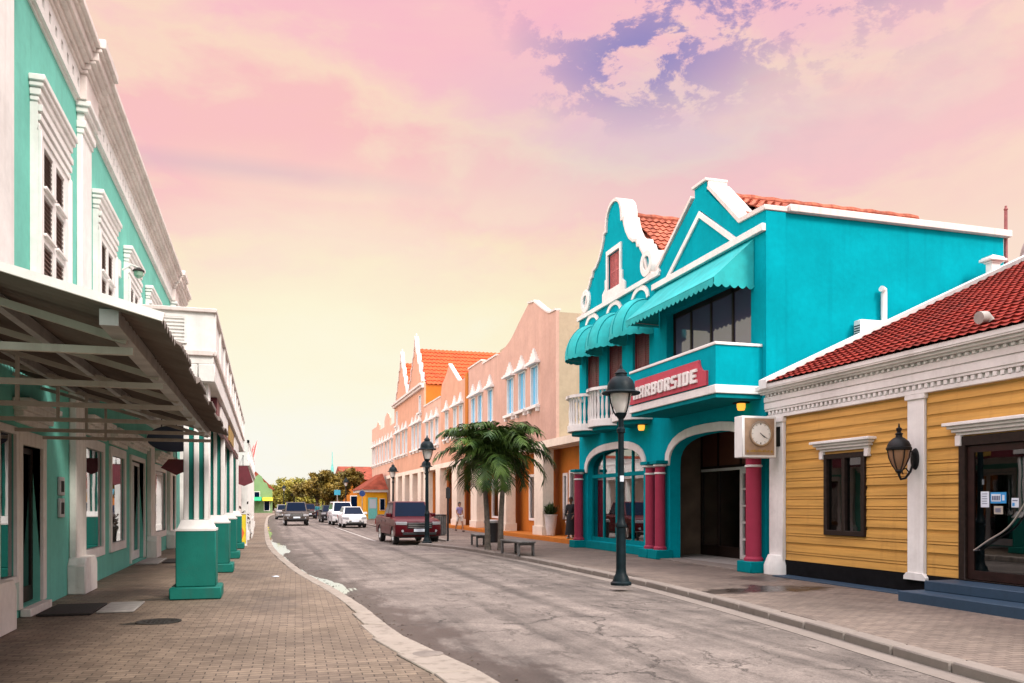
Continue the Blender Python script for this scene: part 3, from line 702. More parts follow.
gb = thing('gabled_building', (-1,150,0), 'lime green gabled building with a red roof at the far left end of the street', 'building')
gp = [(-4.2,0),(1.2,0),(1.2,3.9),(.6,4.2),(.3,5.0),(-.2,5.2),(-.5,6.1),(-1.0,6.5),(-1.5,6.1),(-1.8,5.2),(-2.3,5.0),(-2.6,4.2),(-4.2,4.0)]
MB().prism(gp,'y',146,146.5).box(-4.2,1.2,146.5,156,0,3.9).build('wall', M['green_paint'], gb)
MB().prism([(-4.6,3.9),(1.6,3.9),(-1.5,7.0)],'y',146.6,156.3).build('roof', M['terracotta_far'], gb)
for x in (-3.2,-1.3,.3): w_ = MB().box(x-.5,x+.5,145.9,146,2.4 if x == -1.3 else .3,3.6 if x == -1.3 else 2.2).build('window', M['white'], gb); MB().box(x-.4,x+.4,145.88,145.9,2.5 if x == -1.3 else .4,3.5 if x == -1.3 else 2.1).build('pane', M['car_glass'], w_)
MB().prism([(146,2.7),(143.8,2.1),(143.8,2.0),(146,2.0)],'x',-4.2,-.6).build('awning', M['green_canvas'], gb)
MB().prism([(146,2.6),(144.2,2.1),(144.2,2.0),(146,2.0)],'x',-.4,1.2).build('awning', M['yellow_sign'], gb)
nb = thing('house', (-6,80,0), 'plain white house wall beyond the white shop with flags', 'building')
MB().box(-12,-2.4,61,100,0,5.2).build('wall', M['white'], nb); MB().prism([(60.7,5.2),(100.3,5.2),(100.3,5.4),(60.7,5.4)],'x',-12.2,-2.2).build('roof', M['terracotta_far'], nb)
# ------------------------------------------------------------------ turquoise building (right)
FX = 11.4
tq = thing('corner_shop_building', (FX,23,0), 'bright turquoise two storey building with Dutch gables, red tiled roofs and a HARBORSIDE sign balcony', 'building')
GC = 26.0
half = [(2.95,8.62),(2.62,8.62),(2.28,9.45),(2.12,9.62),(2.02,9.78),(1.86,9.80),(1.80,10.0),(1.55,10.05),(1.25,10.25),(1.0,10.55),(.84,10.85),(.80,11.02),(.62,11.04),(.60,11.3)]
top = [(.6*cos(t), 11.3+.58*sin(t)) for t in [pi*i/10 for i in range(1,10)]]
lg = [(GC+d, z) for d, z in half] + [(GC+d, z) for d, z in top] + [(GC-d, z) for d, z in reversed(half)]
rg = [(22.65,8.75),(20.52,10.08),(20.52,10.32),(19.88,10.32),(19.88,10.04),(18.25,8.66),(17.16,8.62)]
outline = [(29.3,0),(29.3,8.62)] + lg + rg + [(17.16,0)]
arL = [(28.45,.28),(23.75,.28)] + arch(23.75,28.45,2.75,3.48)
arR = [(21.98,.03),(17.62,.03)] + arch(17.62,21.98,2.75,3.55)
wins = [(27.38,28.6),(25.4,26.62),(23.35,24.55)]
holes = [arL, arR, [(17.75,4.45),(22.2,4.45),(22.2,7.25),(17.75,7.25)]] + [[(a,4.45),(b,4.45),(b,7.5),(a,7.5)] for a, b in wins] + [[(25.42,8.95),(26.58,8.95),(26.58,10.2),(25.42,10.2)]]
MB().prism([outline]+holes,'x',FX,FX+.34).build('wall', M['turq'], tq)
# side wall and back body
s = MB(); s.box(FX+.34,18.6,17.16,17.46,0,8.62); s.box(18.3,18.6,17.46,29.3,0,8.62); s.box(FX+.34,18.3,29.0,29.3,0,8.62); s.box(FX+.005,FX+.55,17.12,17.159,0,8.6)
s.build('side_wall', M['turq'], tq)
i_ = MB(); i_.box(FX+.34,18.3,17.46,29.0,4.0,4.4); i_.box(FX+1.6,18.3,17.47,29.0,4.4,8.4); i_.box(FX+.35,FX+1.6,22.3,22.5,4.4,8.4)
i_.box(15.6,18.3,23.55,29.0,0,4.0); i_.box(FX+.35,18.3,23.4,23.55,0.02,4.0)
i_.build('inner_wall', M['interior'], tq)
MB().box(15.6,18.29,17.47,23.39,0,3.99).build('porch_wall', M['interior_pale'], tq)
MB().box(FX+.345,15.6,17.46,23.4,-.05,.03).box(FX+.345,15.6,23.55,29,-.05,.03).build('floor', M['stone'], tq)
MB().box(FX-.35,FX+.345,17.62,21.98,-.05,.036).build('threshold', M['concrete'], tq, bevel=.008)
# copings
cp = MB()
cp.band(list(lg), -.11, 'x', FX-.07, FX+.52)
cp.band([(22.55,8.62),(22.65,8.75),(20.62,10.12)], .0001-.11, 'x', FX-.05, FX+.60)
cp.band([(19.80,10.10),(18.25,8.66),(17.10,8.62)], -.12, 'x', FX-.05, FX+.60)
cp.box(FX-.07,FX+.62,19.82,20.58,10.32,10.40); cp.box(FX+.02,FX+.60,20.521,20.58,10.10,10.32); cp.box(FX+.02,FX+.60,19.82,19.879,10.08,10.32)
cp.box(FX+.605,18.75,17.02,17.46,8.62,8.79)
cp.build('coping', M['pinkwhite'], tq, bevel=.012)
# scrolls
for yc in (23.44, 28.56):
    sc = MB().lathe((FX+.2,yc,9.1), [(.21,-.28),(.42,-.28),(.42,.28),(.21,.28),(.21,-.28)], 28, 'x')
    g = sc.build('scroll', M['white'], tq, bevel=.015); MB().lathe((FX+.2,yc,9.1), [(0,-.2),(.209,-.2),(.209,.2),(0,.2)], 20, 'x').build('scroll_centre', M['turq'], g)
# white trim: string course, pediment, arch bands
t_ = MB(); t_.box(FX,FX-.09,22.6,29.35,8.50,8.66)
t_.box(FX,FX-.11,17.12,23.0,8.12,8.30)
for a, b in (((22.15,8.32),(20.2,9.62)),((20.2,9.62),(18.35,8.32))): 
    t_.band([a,b], .15, 'x', FX-.06-(.004 if a[0] < 21 else 0), FX)
t_.build('trim_band', M['white'], tq, bevel=.01)
ab_ = MB(); ab_.band(list(reversed(arch(23.75,28.45,2.75,3.48))), .001-.24, 'x', FX-.06, FX-.002); ab_.band(list(reversed(arch(17.62,21.98,2.75,3.55))), .001-.24, 'x', FX-.06, FX-.002)
ab_.build('arch_band', M['white'], tq, bevel=.008)
for yc in (27.98, 26.0, 23.98):      # white brow arcs over the dome awnings
    MB().band([(yc+.52*cos(pi*i/10), 8.02+.36*sin(pi*i/10)) for i in range(11)], -.15, 'x', FX-.05, FX).build('brow_arc', M['white'], tq)
# gable window
gw = MB().prism([[(26.95,8.67),(25.05,8.67),(25.05,8.95),(25.28,9.1),(25.28,9.4),(25.38,9.4),(25.38,10.36),(26.62,10.36),(26.62,9.4),(26.72,9.4),(26.72,9.1),(26.95,8.95)],[(25.5,8.98),(26.5,8.98),(26.5,10.2),(25.5,10.2)]],'x',FX-.06,FX-.001).build('gable_window', M['white'], tq)
for a in (25.51, 26.01):
    l = MB().prism([[(a,8.99),(a+.48,8.99),(a+.48,10.19),(a,10.19)],[(a+.05,9.05),(a+.43,9.05),(a+.43,9.55),(a+.05,9.55)],[(a+.05,9.63),(a+.43,9.63),(a+.43,10.13),(a+.05,10.13)]],'x',FX+.05,FX+.09)
    for zz in (9.07,9.65):
        for i in range(8): l.box(FX+.055,FX+.08,a+.05,a+.43,zz+i*.06,zz+i*.06+.04)
    l.build('shutter', M['pink_shutter'], gw)
# upper windows with maroon shutters
for a, b in wins:
    w_ = MB().prism([[(a,4.45),(b,4.45),(b,7.49),(a,7.49)],[(a+.07,4.5),(b-.07,4.5),(b-.07,7.42),(a+.07,7.42)]],'x',FX+.08,FX+.2).build('window', M['mar_shutter'], tq)
    for q in (0,1):
        u0 = a+.08+q*(b-a-.16)/2; u1 = u0+(b-a-.16)/2-.02; l = MB(); l.prism([[(u0,4.52),(u1,4.52),(u1,7.41),(u0,7.41)],[(u0+.07,4.6),(u1-.07,4.6),(u1-.07,7.3),(u0+.07,7.3)]],'x',FX+.1,FX+.15)
        for i in range(38): z = 4.61+i*.071; l.box(FX+.11,FX+.135,u0+.07,u1-.07,z,z+.048)
        l.box(FX+.14,FX+.149,u0+.07,u1-.07,4.6,7.3); l.build('shutter', M['mar_shutter'], w_)
# dome awnings
def dome(yc, hw, pj, zb, zt):
    hgt = zt-zb
    mb = MB().sheet(lambda u, v: (FX-.01-pj*sin(pi*u)**.8*sin(v*pi/2), yc-hw*cos(pi*u)*(1-.03*(1-v)), zb+hgt*sin(pi*u)**.7*cos(v*pi/2)), 16, 8, None)
    def hem(u, v): 
        k = .11+.035*abs(sin(pi*u*11)); return (FX-.01-pj*sin(pi*u)**.8, yc-hw*cos(pi*u), zb-k*v)
    mb.sheet(hem, 88, 1, None); return mb
for yc in (28.05, 26.05, 24.0):
    d_ = dome(yc, .98, .95, 6.95, 8.12).build('dome_awning', M['canvas'], tq, recalc=False, angle=20)
    r_ = MB()
    for u in (.14,.32,.5,.68,.86): r_.tube([(FX-.01-(.95*sin(pi*u)**.8+.0)*sin(v*pi/2)-.004, yc-.98*cos(pi*u), 6.955+1.17*sin(pi*u)**.7*cos(v*pi/2)) for v in [q/8 for q in range(9)]], .012, 5)
    r_.build('seam', M['turq_trim'], d_)
# big sloping awning
A0, A1, AO = 17.6, 22.65, 10.28
def shell(m, pts, th): return m
aw = MB()
aw.sheet(lambda u, v: (FX-.02+(AO-FX+.02)*v, A0+(A1-A0)*u, 8.06-1.0*v-.035*sin(pi*v)*abs(sin(pi*5*u))), 40, 6, (0,0,-.012))
for y in (A0, A1): aw.prism([(FX-.02,8.05),(AO,7.05),(AO,6.93),(FX-.02,6.93)],'y',y,y+.012)
aw = aw.build('awning', M['canvas'], tq)
MB().sheet(lambda u, v: (AO, A0+(A1-A0)*u, 7.06-v*(.14+.075*abs(sin(pi*u*21)))), 210, 1, (.01,0,0)).sheet(lambda u, v: (AO+(FX-AO)*u, A0-.002, 6.94-v*(.03+.075*abs(sin(pi*u*5)))), 50, 1, (0,.01,0)).build('scalloped_hem', M['canvas'], aw)
MB().tube([(AO+.03,A0+.02,7.03),(AO+.03,A1-.02,7.03)], .018, 6).tube([(FX-.05,A0+.03,7.0),(AO+.03,A0+.03,7.03)], .015, 6).tube([(FX-.05,A1-.03,7.0),(AO+.03,A1-.03,7.03)], .015, 6).build('awning_frame', M['metal'], aw)
# loggia glazing behind the balcony
lg_ = MB()
for y in (17.76,18.9,20.0,21.1,22.1): lg_.box(FX+.22,FX+.30,y,y+.09,4.45,7.25)
lg_.box(FX+.22,FX+.30,17.75,22.2,7.1,7.25); lg_.box(FX+.22,FX+.30,17.75,22.2,4.45,4.6)
lw = lg_.build('balcony_window', M['darkwood'], tq); MB().box(FX+.25,FX+.256,17.8,22.15,4.5,7.15).build('pane', gloss('balcony_window_glass',(.10,.09,.15),.03,.9), lw)
# main balcony with sign
bx, b0, b1 = 10.12, 17.25, 22.05
bl = MB().box(bx,FX-.001,b0,b1,4.24,4.44).build('balcony', M['white'], tq, bevel=.012)
MB().box(bx+.03,bx+.17,b0+.03,b1,4.44,5.38).box(bx+.17,FX-.001,b0+.03,b0+.16,4.44,5.38).box(bx+.17,FX-.001,b1-.14,b1,4.44,5.38).build('parapet', M['turq'], bl)
MB().box(bx,bx+.22,b0,b1,5.38,5.45).box(bx+.22,FX-.001,b0,b0+.2,5.38,5.45).box(bx+.22,FX-.001,b1-.2,b1,5.38,5.45).build('parapet_cap', M['white'], bl, bevel=.01)
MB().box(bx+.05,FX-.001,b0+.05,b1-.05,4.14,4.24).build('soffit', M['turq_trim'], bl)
def notch(y, z, s, r=.26, n=6): return [(y + s*(0 if i == 0 else r*sin(pi/2*i/n)), z) for i in range(1)]
S0, S1, ZB, ZT = 17.62, 21.95, 4.47, 5.12
nt = lambda cy, sg: [(cy - sg*.30*sin(pi/2*i/6), ZT - .30 + .30*(1-cos(pi/2*i/6))) for i in range(7)]
sgp = [(S1,ZB),(S1,ZT-.30)] + [(S1-.34*(1-cos(pi/2*i/6)), ZT-.30+.30*sin(pi/2*i/6)*.0+ .05*0) for i in range(1)] 
q = .30
sgp = [(S0,ZB),(S1,ZB),(S1,ZT-q)] + [(S1-.06-q*sin(pi/2*i/6), ZT-q*cos(pi/2*i/6)) for i in range(7)] + [(S0+.06+q*sin(pi/2*i/6), ZT-q*cos(pi/2*i/6)) for i in range(6,-1,-1)] + [(S0,ZT-q)]
sb = MB().prism(sgp,'x',bx-.03,bx+.028).build('sign_board', M['sign_red'], bl)
LET = {
'H': [[(0,0),(1.9,0),(1.9,2.8),(3.1,2.8),(3.1,0),(5,0),(5,7),(3.1,7),(3.1,4.2),(1.9,4.2),(1.9,7),(0,7)]],
'A': [[(0,0),(1.8,0),(1.8,1.8),(3.2,1.8),(3.2,0),(5,0),(5,5.8),(3.8,7),(1.2,7),(0,5.8)],[(1.8,3.1),(3.2,3.1),(3.2,5.4),(1.8,5.4)]],
'R': [[(0,0),(1.8,0),(1.8,2.4),(2.4,2.4),(3.2,0),(5,0),(4.2,2.9),(5,3.8),(5,6),(4,7),(0,7)],[(1.8,3.7),(3.2,3.7),(3.2,5.6),(1.8,5.6)]],
'B': [[(0,0),(4.2,0),(5,.9),(5,2.9),(4.4,3.5),(5,4.1),(5,6.1),(4.2,7),(0,7)],[(1.8,1.3),(3.2,1.3),(3.2,2.8),(1.8,2.8)],[(1.8,4.2),(3.2,4.2),(3.2,5.7),(1.8,5.7)]],
'O': [[(1,0),(4,0),(5,1),(5,6),(4,7),(1,7),(0,6),(0,1)],[(1.8,1.4),(3.2,1.4),(3.2,5.6),(1.8,5.6)]],
'S': [[(0,0),(4.3,0),(5,.8),(5,3.4),(4.2,4.2),(1.8,4.2),(1.8,5.6),(5,5.6),(5,7),(.8,7),(0,6.2),(0,3.6),(.8,2.8),(3.2,2.8),(3.2,1.4),(0,1.4)]],
'I': [[(0,0),(2.8,0),(2.8,1.2),(2.4,1.2),(2.4,5.8),(2.8,5.8),(2.8,7),(0,7),(0,5.8),(.4,5.8),(.4,1.2),(0,1.2)]],
'D': [[(0,0),(4,0),(5,1),(5,6),(4,7),(0,7)],[(1.8,1.3),(3.1,1.3),(3.1,5.7),(1.8,5.7)]],
'E': [[(0,0),(5,0),(5,1.5),(1.9,1.5),(1.9,2.8),(4.2,2.8),(4.2,4.2),(1.9,4.2),(1.9,5.5),(5,5.5),(5,7),(0,7)]]}
lt = MB(); k_ = .335/7; w_k = .0618; y_ = 21.62
for ch in 'HARBORSIDE':
    lt.prism([[(y_-u*w_k, 4.585+v*k_) for u, v in lp] for lp in LET[ch]],'x',bx-.075,bx-.0305); y_ -= w_k*((2.8 if ch == 'I' else 5) + 1.15)
lt.build('lettering', M['white'], sb)
# small bowed balconies
for yc in (28.05, 26.05, 24.0):
    def bow(r, n=14, hw=.92): return [(FX-.002-r*sin(pi*i/n)**.75, yc-hw*cos(pi*i/n)) for i in range(n+1)]
    p = bow(.86); sl = MB().prism(p,'z',4.22,4.46).build('small_balcony', M['white'], tq, bevel=.01)
    rl_ = MB().band(bow(.82,14,.88), .10, 'z', 5.42, 5.52)
    rl_.build('hand_rail', M['white'], sl)
    bs = MB()
    for i in range(1,14):
        x, y = bow(.77,14,.83)[i]; bs.lathe((x,y,4.46), [(.05,0),(.05,.08),(.032,.14),(.05,.36),(.052,.45),(.03,.75),(.045,.88),(.045,.96)], 8)
    bs.build('baluster', M['white'], sl)
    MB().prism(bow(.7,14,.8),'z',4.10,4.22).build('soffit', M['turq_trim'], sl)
# crimson columns
def column(x, y, r, name='column'):
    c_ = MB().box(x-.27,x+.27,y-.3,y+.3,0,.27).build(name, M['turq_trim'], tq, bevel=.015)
    MB().lathe((x,y,0), [(r+.04,.27),(r+.04,.33),(r,.38),(r*.97,2.72)], 24).build('shaft', M['maroon_col'], c_)
    MB().lathe((x,y,0), [(r*.97,2.50),(r+.02,2.51),(r+.02,2.55),(r*.97,2.56)], 24).lathe((x,y,0), [(r,2.72),(r+.05,2.74),(r+.05,2.79),(r,2.80)], 24).build('collar', M['white'], c_)
    MB().box(x-r-.08,x+r+.08,y-r-.08,y+r+.08,2.80,2.90).build('capital', M['turq_trim'], c_, bevel=.01)
column(11.16, 17.27, .185); column(11.2, 22.22, .155); column(11.2, 22.86, .155); column(11.2, 28.85, .165)
MB().box(FX-.08,FX-.001,23.5,28.5,0,.27).build('skirting', M['turq_trim'], tq, bevel=.01)
# left arch glazing
g = MB()
for y in (23.75,24.9,26.2,27.3,28.37): g.box(FX+.16,FX+.25,y,y+.09,.28,3.48 if 24 < y < 28 else 2.9)
g.box(FX+.15,FX+.26,23.75,28.45,2.55,2.68); g.box(FX+.15,FX+.26,23.75,28.45,.28,.42)
aw_ = g.build('arch_window', M['turq_trim'], tq)
MB().prism(arL,'x',FX+.20,FX+.207).build('pane', M['glass'], aw_)
ds = MB(); rr = random.Random(11)
for i in range(7): y = 23.7+i*.68; ds.box(12.4+rr.random()*.6,13.4,y,y+.45,.03,rr.uniform(.6,2.1))
ds.build('display_stand', M['interior_pale'], tq, bevel=.02)
# porch shop front, set back
sf = MB()
for y in (17.6,18.55,19.6,21.05,22.3,23.3): sf.box(13.2,13.3,y,y+.09,.03,4.0)
sf.box(13.2,13.3,17.5,23.39,2.68,2.78); sf.box(13.2,13.3,21.05,23.39,.03,.35)
pf = sf.build('porch_shopfront', M['darkwood'], tq)
MB().box(13.24,13.247,17.6,23.38,.1,2.68).build('pane', M['glass'], pf); MB().box(13.22,13.28,17.5,23.39,2.78,4.0).build('header_panel', plain('brown_header',(.13,.045,.025),.6), pf)
dd = MB(); a, b = 19.72, 21.0
dd.prism([[(a,.04),(b,.04),(b,2.62),(a,2.62)]]+[[(a+.12+j*.36,.16+i*.48),(a+.42+j*.36,.16+i*.48),(a+.42+j*.36,.58+i*.48),(a+.12+j*.36,.58+i*.48)] for i in range(5) for j in range(3)],'x',13.12,13.19)
dd.build('door', M['white'], pf); MB().box(13.17,13.215,17.6,23.3,2.62,2.70).build('transom', M['white'], pf)
cb = MB().box(13.5,14.0,21.5,22.3,.05,.5).build('display_cabinet', plain('amber_wood',(.30,.14,.05),.5), tq, bevel=.02); MB().box(13.52,13.98,21.55,22.25,.5,1.75).build('shelf_panel', M['interior_pale'], cb, bevel=.02)
# tiled roofs
r1 = MB().prism([(22.5,8.55),(29.2,8.55),(GC,11.35)],'x',FX+.35,18.2).build('roof', M['roof_terra'], tq)
def slope(ya, za, yb, zb):
    n = Vector((-(zb-za), yb-ya)).normalized(); n = n if n.y > 0 else -n; L = math.dist((ya,za),(yb,zb))
    return L, (lambda x0: (lambda u, v, h: (x0+u, ya+(yb-ya)*v/L+n.x*h, za+(zb-za)*v/L+n.y*h)))
for ya, za, yb, zb in ((22.5,8.6,GC,11.4),(29.3,8.6,GC,11.4)):
    L, fn = slope(ya, za, yb, zb); tile_roof(fn(FX+.53), 18.2-FX-.55, L).build('roof_tiles', M['roof_terra'], r1, recalc=False)
MB().tube([(FX+.5+i*.33, GC, 11.47+.015*(i%2)) for i in range(20)], [.13 if i%2 else .115 for i in range(20)], 8).build('ridge_tiles', M['roof_terra'], r1)
r2 = MB().prism([(17.6,8.6),(22.6,8.6),(20.2,9.98)],'x',FX+.35,18.2).build('roof', M['roof_terra'], tq)
for ya, za, yb, zb in ((17.62,8.66,20.2,10.02),(22.6,8.66,20.2,10.02)):
    L, fn = slope(ya, za, yb, zb); tile_roof(fn(FX+.6), 18.9-FX-.6, L).build('roof_tiles', M['roof_terra'], r2, recalc=False)
MB().tube([(FX+.6+i*.33, 20.2, 10.10+.015*(i%2)) for i in range(21)], [.13 if i%2 else .115 for i in range(21)], 8).build('ridge_tiles', M['roof_terra'], r2)
r3 = MB().prism([(17.3,7.3),(29,7.3),(29,8.5),(23,9.4)],'x',18.65,26).build('rear_roof', M['roof_terra'], tq)
L, fn = slope(17.3, 7.6, 23, 9.45); tile_roof(fn(18.62), 7.3, L).build('roof_tiles', M['roof_terra'], r3, recalc=False)
MB().box(18.65,26,17.5,29,0,7.3).build('rear_wall', M['turq'], tq)
# amber wall lamps under the balconies
for y, z, x, lab in ((17.95,4.02,11.25,'small amber lit lamp under the sign balcony, next to the clock box'),(23.6,4.0,11.25,'small amber lit lamp under the balconies, above the double crimson columns')):
    t = thing('wall_lamp', (x,y,z), lab, 'wall lamp', 'small amber lamps')
    MB().box(x-.14,x+.14,y-.16,y+.16,z+.08,z+.115).build('housing', M['black_paint'], t); MB().lathe((x,y,z), [(.0,-.09),(.08,-.085),(.105,-.01),(.105,.08),(0,.08)], 14).build('lamp_glass', M['amber'], t)
# clock box on a bracket
ck = thing('clock_box', (10.75,16.6,2.7), 'square projecting clock box with a round white dial on a brown panel', 'clock')
cx0, cx1, cy0, cy1, cz0, cz1 = 10.30, 11.18, 16.38, 16.72, 2.68, 3.62
MB().box(cx0,cx1,cy0,cy1,cz0,cz1).build('case', M['white_plastic'], ck, bevel=.012)
for yy, s_ in ((cy0,-1),(cy1,1)):
    pn = MB().box(cx0+.06,cx1-.06,yy,yy+s_*.008,cz0+.06,cz1-.05).build('dial_panel', M['clock_panel'], ck)
    cxm, czm = (cx0+cx1)/2+.02, 3.22
    dl = MB().lathe((cxm,yy,czm), [(0,s_*.012),(.245,s_*.012),(.25,s_*.02),(0,s_*.02)] if s_ > 0 else [(0,-.02),(.25,-.02),(.245,-.012),(0,-.012)], 36, 'y').build('dial', M['clock_face'], pn)
    MB().lathe((cxm,yy,czm), [(.25,s_*.008),(.285,s_*.008),(.285,s_*.035),(.25,s_*.035),(.25,s_*.008)], 36, 'y').build('bezel', M['steel'], pn)
    hd = MB(); q = yy+s_*.026
    for i in range(12):
        t = 2*pi*i/12; a_ = Vector((cxm+.20*sin(t),q-s_*.004,czm+.20*cos(t))); b_ = Vector((cxm+.232*sin(t),q-s_*.004,czm+.232*cos(t))); hd.bar(a_, b_, .012 if i%3 else .022, .004)
    for ang, ln, wd in ((4.33/12*2*pi,.13,.022),(20.5/60*2*pi,.19,.015)):
        sx = -1*s_; hd.bar((cxm-sx*0-.03*sin(ang)*(-s_),q,czm-.03*cos(ang)),(cxm+ln*sin(ang)*(-s_),q,czm+ln*cos(ang)), wd, .005)
    hd.build('clock_hands', M['black_paint'], pn)
    gl_ = MB()
    for i in range(11): gl_.box(cx0+.20+i*.046,cx0+.232+i*.046,yy+s_*.008,yy+s_*.013,cz0+.12,cz0+.16+.012*(i%3))
    gl_.lathe((cx0+.13,yy,cz0+.14), [(0,s_*.008),(.03,s_*.008),(.03,s_*.014),(0,s_*.014)], 12, 'y').lathe((cx1-.13,yy,cz0+.14), [(0,s_*.008),(.03,s_*.008),(.03,s_*.014),(0,s_*.014)], 12, 'y'); gl_.build('gilt_marks', M['gold'], pn)
MB().box(FX-.10,FX-.03,16.42,16.68,2.95,3.4).bar((11.18,16.55,3.36),(11.33,16.55,3.36),.04).bar((11.18,16.55,2.98),(11.33,16.55,2.98),.04).build('bracket', M['black_paint'], ck)

# ------------------------------------------------------------------ yellow building
yl = thing('clapboard_building', (FX,11,0), 'single storey yellow clapboard building with white dentil cornice and dark red tiled roof', 'building')
MB().box(FX+.002,FX+.3,-4,9.6,.0,3.7).box(FX+.002,FX+.3,11.36,13.66,.0,3.7).box(FX+.002,FX+.3,14.94,16.9,0,3.7).box(FX+.002,FX+.3,9.6,11.36,2.8,3.7).box(FX+.002,FX+.3,13.66,14.94,0,.95).box(FX+.002,FX+.3,13.66,14.94,2.7,3.7).box(FX+.3,19,16.6,16.9,0,3.9).box(FX+.9,19,-4,16.6,0,4.1).build('wall', M['siding'], yl)
PER = .205
def sx_(z):
    t = ((z-.36) % PER)/PER
    if t < .68: return .010+.017*(1-t/.68)
    if t < .745: return -.004
    return .010+.013*(1-(t-.74)/.26)
def siding(mb, y0, y1, z0, z1):
    zs = [z0]
    i = int((z0-.36)/PER)-1
    while .36+i*PER < z1:
        for q in (0.001,.67,.69,.735,.745,.995):
            z = .36+(i+q)*PER
            if z0 < z < z1: zs.append(z)
        i += 1
    zs.append(z1); zs = sorted(zs); vs = []; fs = []
    for z in zs: x = FX-sx_(z); vs += [(x,y0,z),(x,y1,z)]
    for i in range(len(zs)-1): fs.append((2*i,2*i+1,2*i+3,2*i+2))
    mb.add(vs, fs)
sd = MB()
siding(sd,14.93,16.3,.36,3.62); siding(sd,12.55,13.67,.36,3.62); siding(sd,13.67,14.93,.36,.97); siding(sd,13.67,14.93,2.68,3.62)
siding(sd,11.37,12.1,.36,3.62); siding(sd,9.58,11.37,2.78,3.62); siding(sd,4.6,9.58,.36,3.62); siding(sd,-4,4.1,.36,3.62)
sd.build('siding', M['siding'], yl, merge=False, recalc=False)
MB().box(FX-.03,FX,-4,16.4,0,.36).build('plinth', plain('black_plinth_paint',(.007,.007,.008),.85,0,.3,5,.1,.1), yl)
MB().box(10.95,FX-.03,11.62,16.2,-.02,.025).build('apron_strip', M['blue_step'], yl, bevel=.008)
# pilasters
for y in (4.35, 12.33):
    m = MB(); m.box(FX-.07,FX-.001,y-.2,y+.2,.30,3.62); m.prism([(y-.27,.25),(y+.27,.25),(y+.27,.31),(y+.2,.38),(y-.2,.38),(y-.27,.31)],'x',FX-.10,FX-.001); m.box(FX-.10,FX-.001,y-.24,y+.24,3.53,3.62)
    m.build('pilaster', M['white'], yl, bevel=.008)
m = MB(); m.box(FX-.09,FX+.0,16.32,16.86,.3,3.62); m.lathe((FX-.02,16.6,0), [(.32,0),(.32,.22),(.26,.38),(.23,.46)], 4*6); m.box(FX-.12,FX,16.30,16.9,3.50,3.62)
m.build('pilaster', M['white'], yl, bevel=.012)
# cornice with two dentil rows
cn = MB(); E0, E1 = -4, 16.93; EX = 11.02
for z0, z1, p in ((3.62,3.70,.10),(3.70,3.79,.055),(3.79,3.84,.13),(3.84,3.98,.15),(3.98,4.0,.135),(4.0,4.12,.16),(4.12,4.18,.13),(4.18,4.22,.24),(4.22,4.27,.30),(4.27,4.36,.36)): cn.box(FX,FX-p,E0,E1+p*.25,z0,z1)
cn.box(FX,FX+.4,16.6,E1,3.7,4.33).box(EX+.005,EX+.3,E0,16.5,4.3,4.385)
dn = cn; y = E0+.05
while y < E1-.05: dn.box(FX-.05,FX-.115,y,y+.075,3.703,3.788); y += .145
y = E0+.05
while y < E1-.05: dn.box(FX-.12,FX-.19,y,y+.06,4.122,4.178); y += .15
cn.build('cornice', M['white'], yl, bevel=.006)
# window
wf = MB().prism([[(13.68,.98),(14.92,.98),(14.92,2.67),(13.68,2.67)],[(13.78,1.08),(14.25,1.08),(14.25,2.57),(13.78,2.57)],[(14.35,1.08),(14.82,1.08),(14.82,2.57),(14.35,2.57)]],'x',FX-.07,FX+.06).build('window', M['darkwood'], yl, bevel=.006)
MB().box(FX+.0,FX+.006,13.76,14.84,1.06,2.6).build('pane', M['glass_dark'], wf)
MB().box(FX+.86,FX+.89,13.75,14.85,1,2.6).build('curtain', M['beige'], wf)
def hood2(y0, y1, z, drop): 
    h = MB()
    for z0, z1, p, e in ((0,.05,.07,.0),(.05,.11,.12,.05),(.11,.16,.17,.10),(.16,.22,.22,.16)): h.box(FX,FX-p,y0-e,y1+e,z+z0,z+z1)
    for y in (y0, y1-.12): h.box(FX,FX-.09,y,y+.12,z-drop,z)
    return h
hood2(13.55,15.05,2.73,.16).build('hood_moulding', M['white'], wf, bevel=.01)
# door, steps, stickers
df = MB().prism([[(9.58,.34),(11.37,.34),(11.37,2.78),(9.58,2.78)],[(9.72,.36),(11.23,.36),(11.23,2.62),(9.72,2.62)]],'x',FX-.06,FX+.08).build('doorway', M['darkwood'], yl, bevel=.008)
dr = MB().prism([[(9.73,.37),(11.22,.37),(11.22,2.61),(9.73,2.61)],[(9.86,.52),(11.09,.52),(11.09,2.50),(9.86,2.50)]],'x',FX-.01,FX+.04).build('door', plain('dark_red_wood',(.026,.010,.008),.45,0,.35,6,.05,.25), df)
MB().box(FX+.01,FX+.016,9.83,11.12,.5,2.52).build('pane', M['glass_dark'], dr)
hood2(9.45,11.42,2.80,.18).build('hood_moulding', M['white'], df, bevel=.01)
MB().box(FX+.2,FX+.24,9.7,11.3,.35,2.6).build('inner_curtain', plain('dark_red_curtain',(.07,.02,.018),.8), dr)
MB().tube([(FX-.06,11.04-.98*t, .86+.80*(t**1.5)+.05*sin(2*pi*t)) for t in [i/20 for i in range(21)]], .016, 8).tube([(FX-.06,11.04,.86),(FX+.0,11.04,.86)], .014, 6).tube([(FX-.06,10.06,1.66),(FX,10.06,1.66)], .014, 6).build('handle', M['steel'], dr)
st = MB(); st.box(10.25,FX-.031,8.6,11.55,-.02,.17); st.box(10.72,FX-.031,8.6,11.47,.17,.335); st.build('steps', M['blue_step'], yl, bevel=.012)
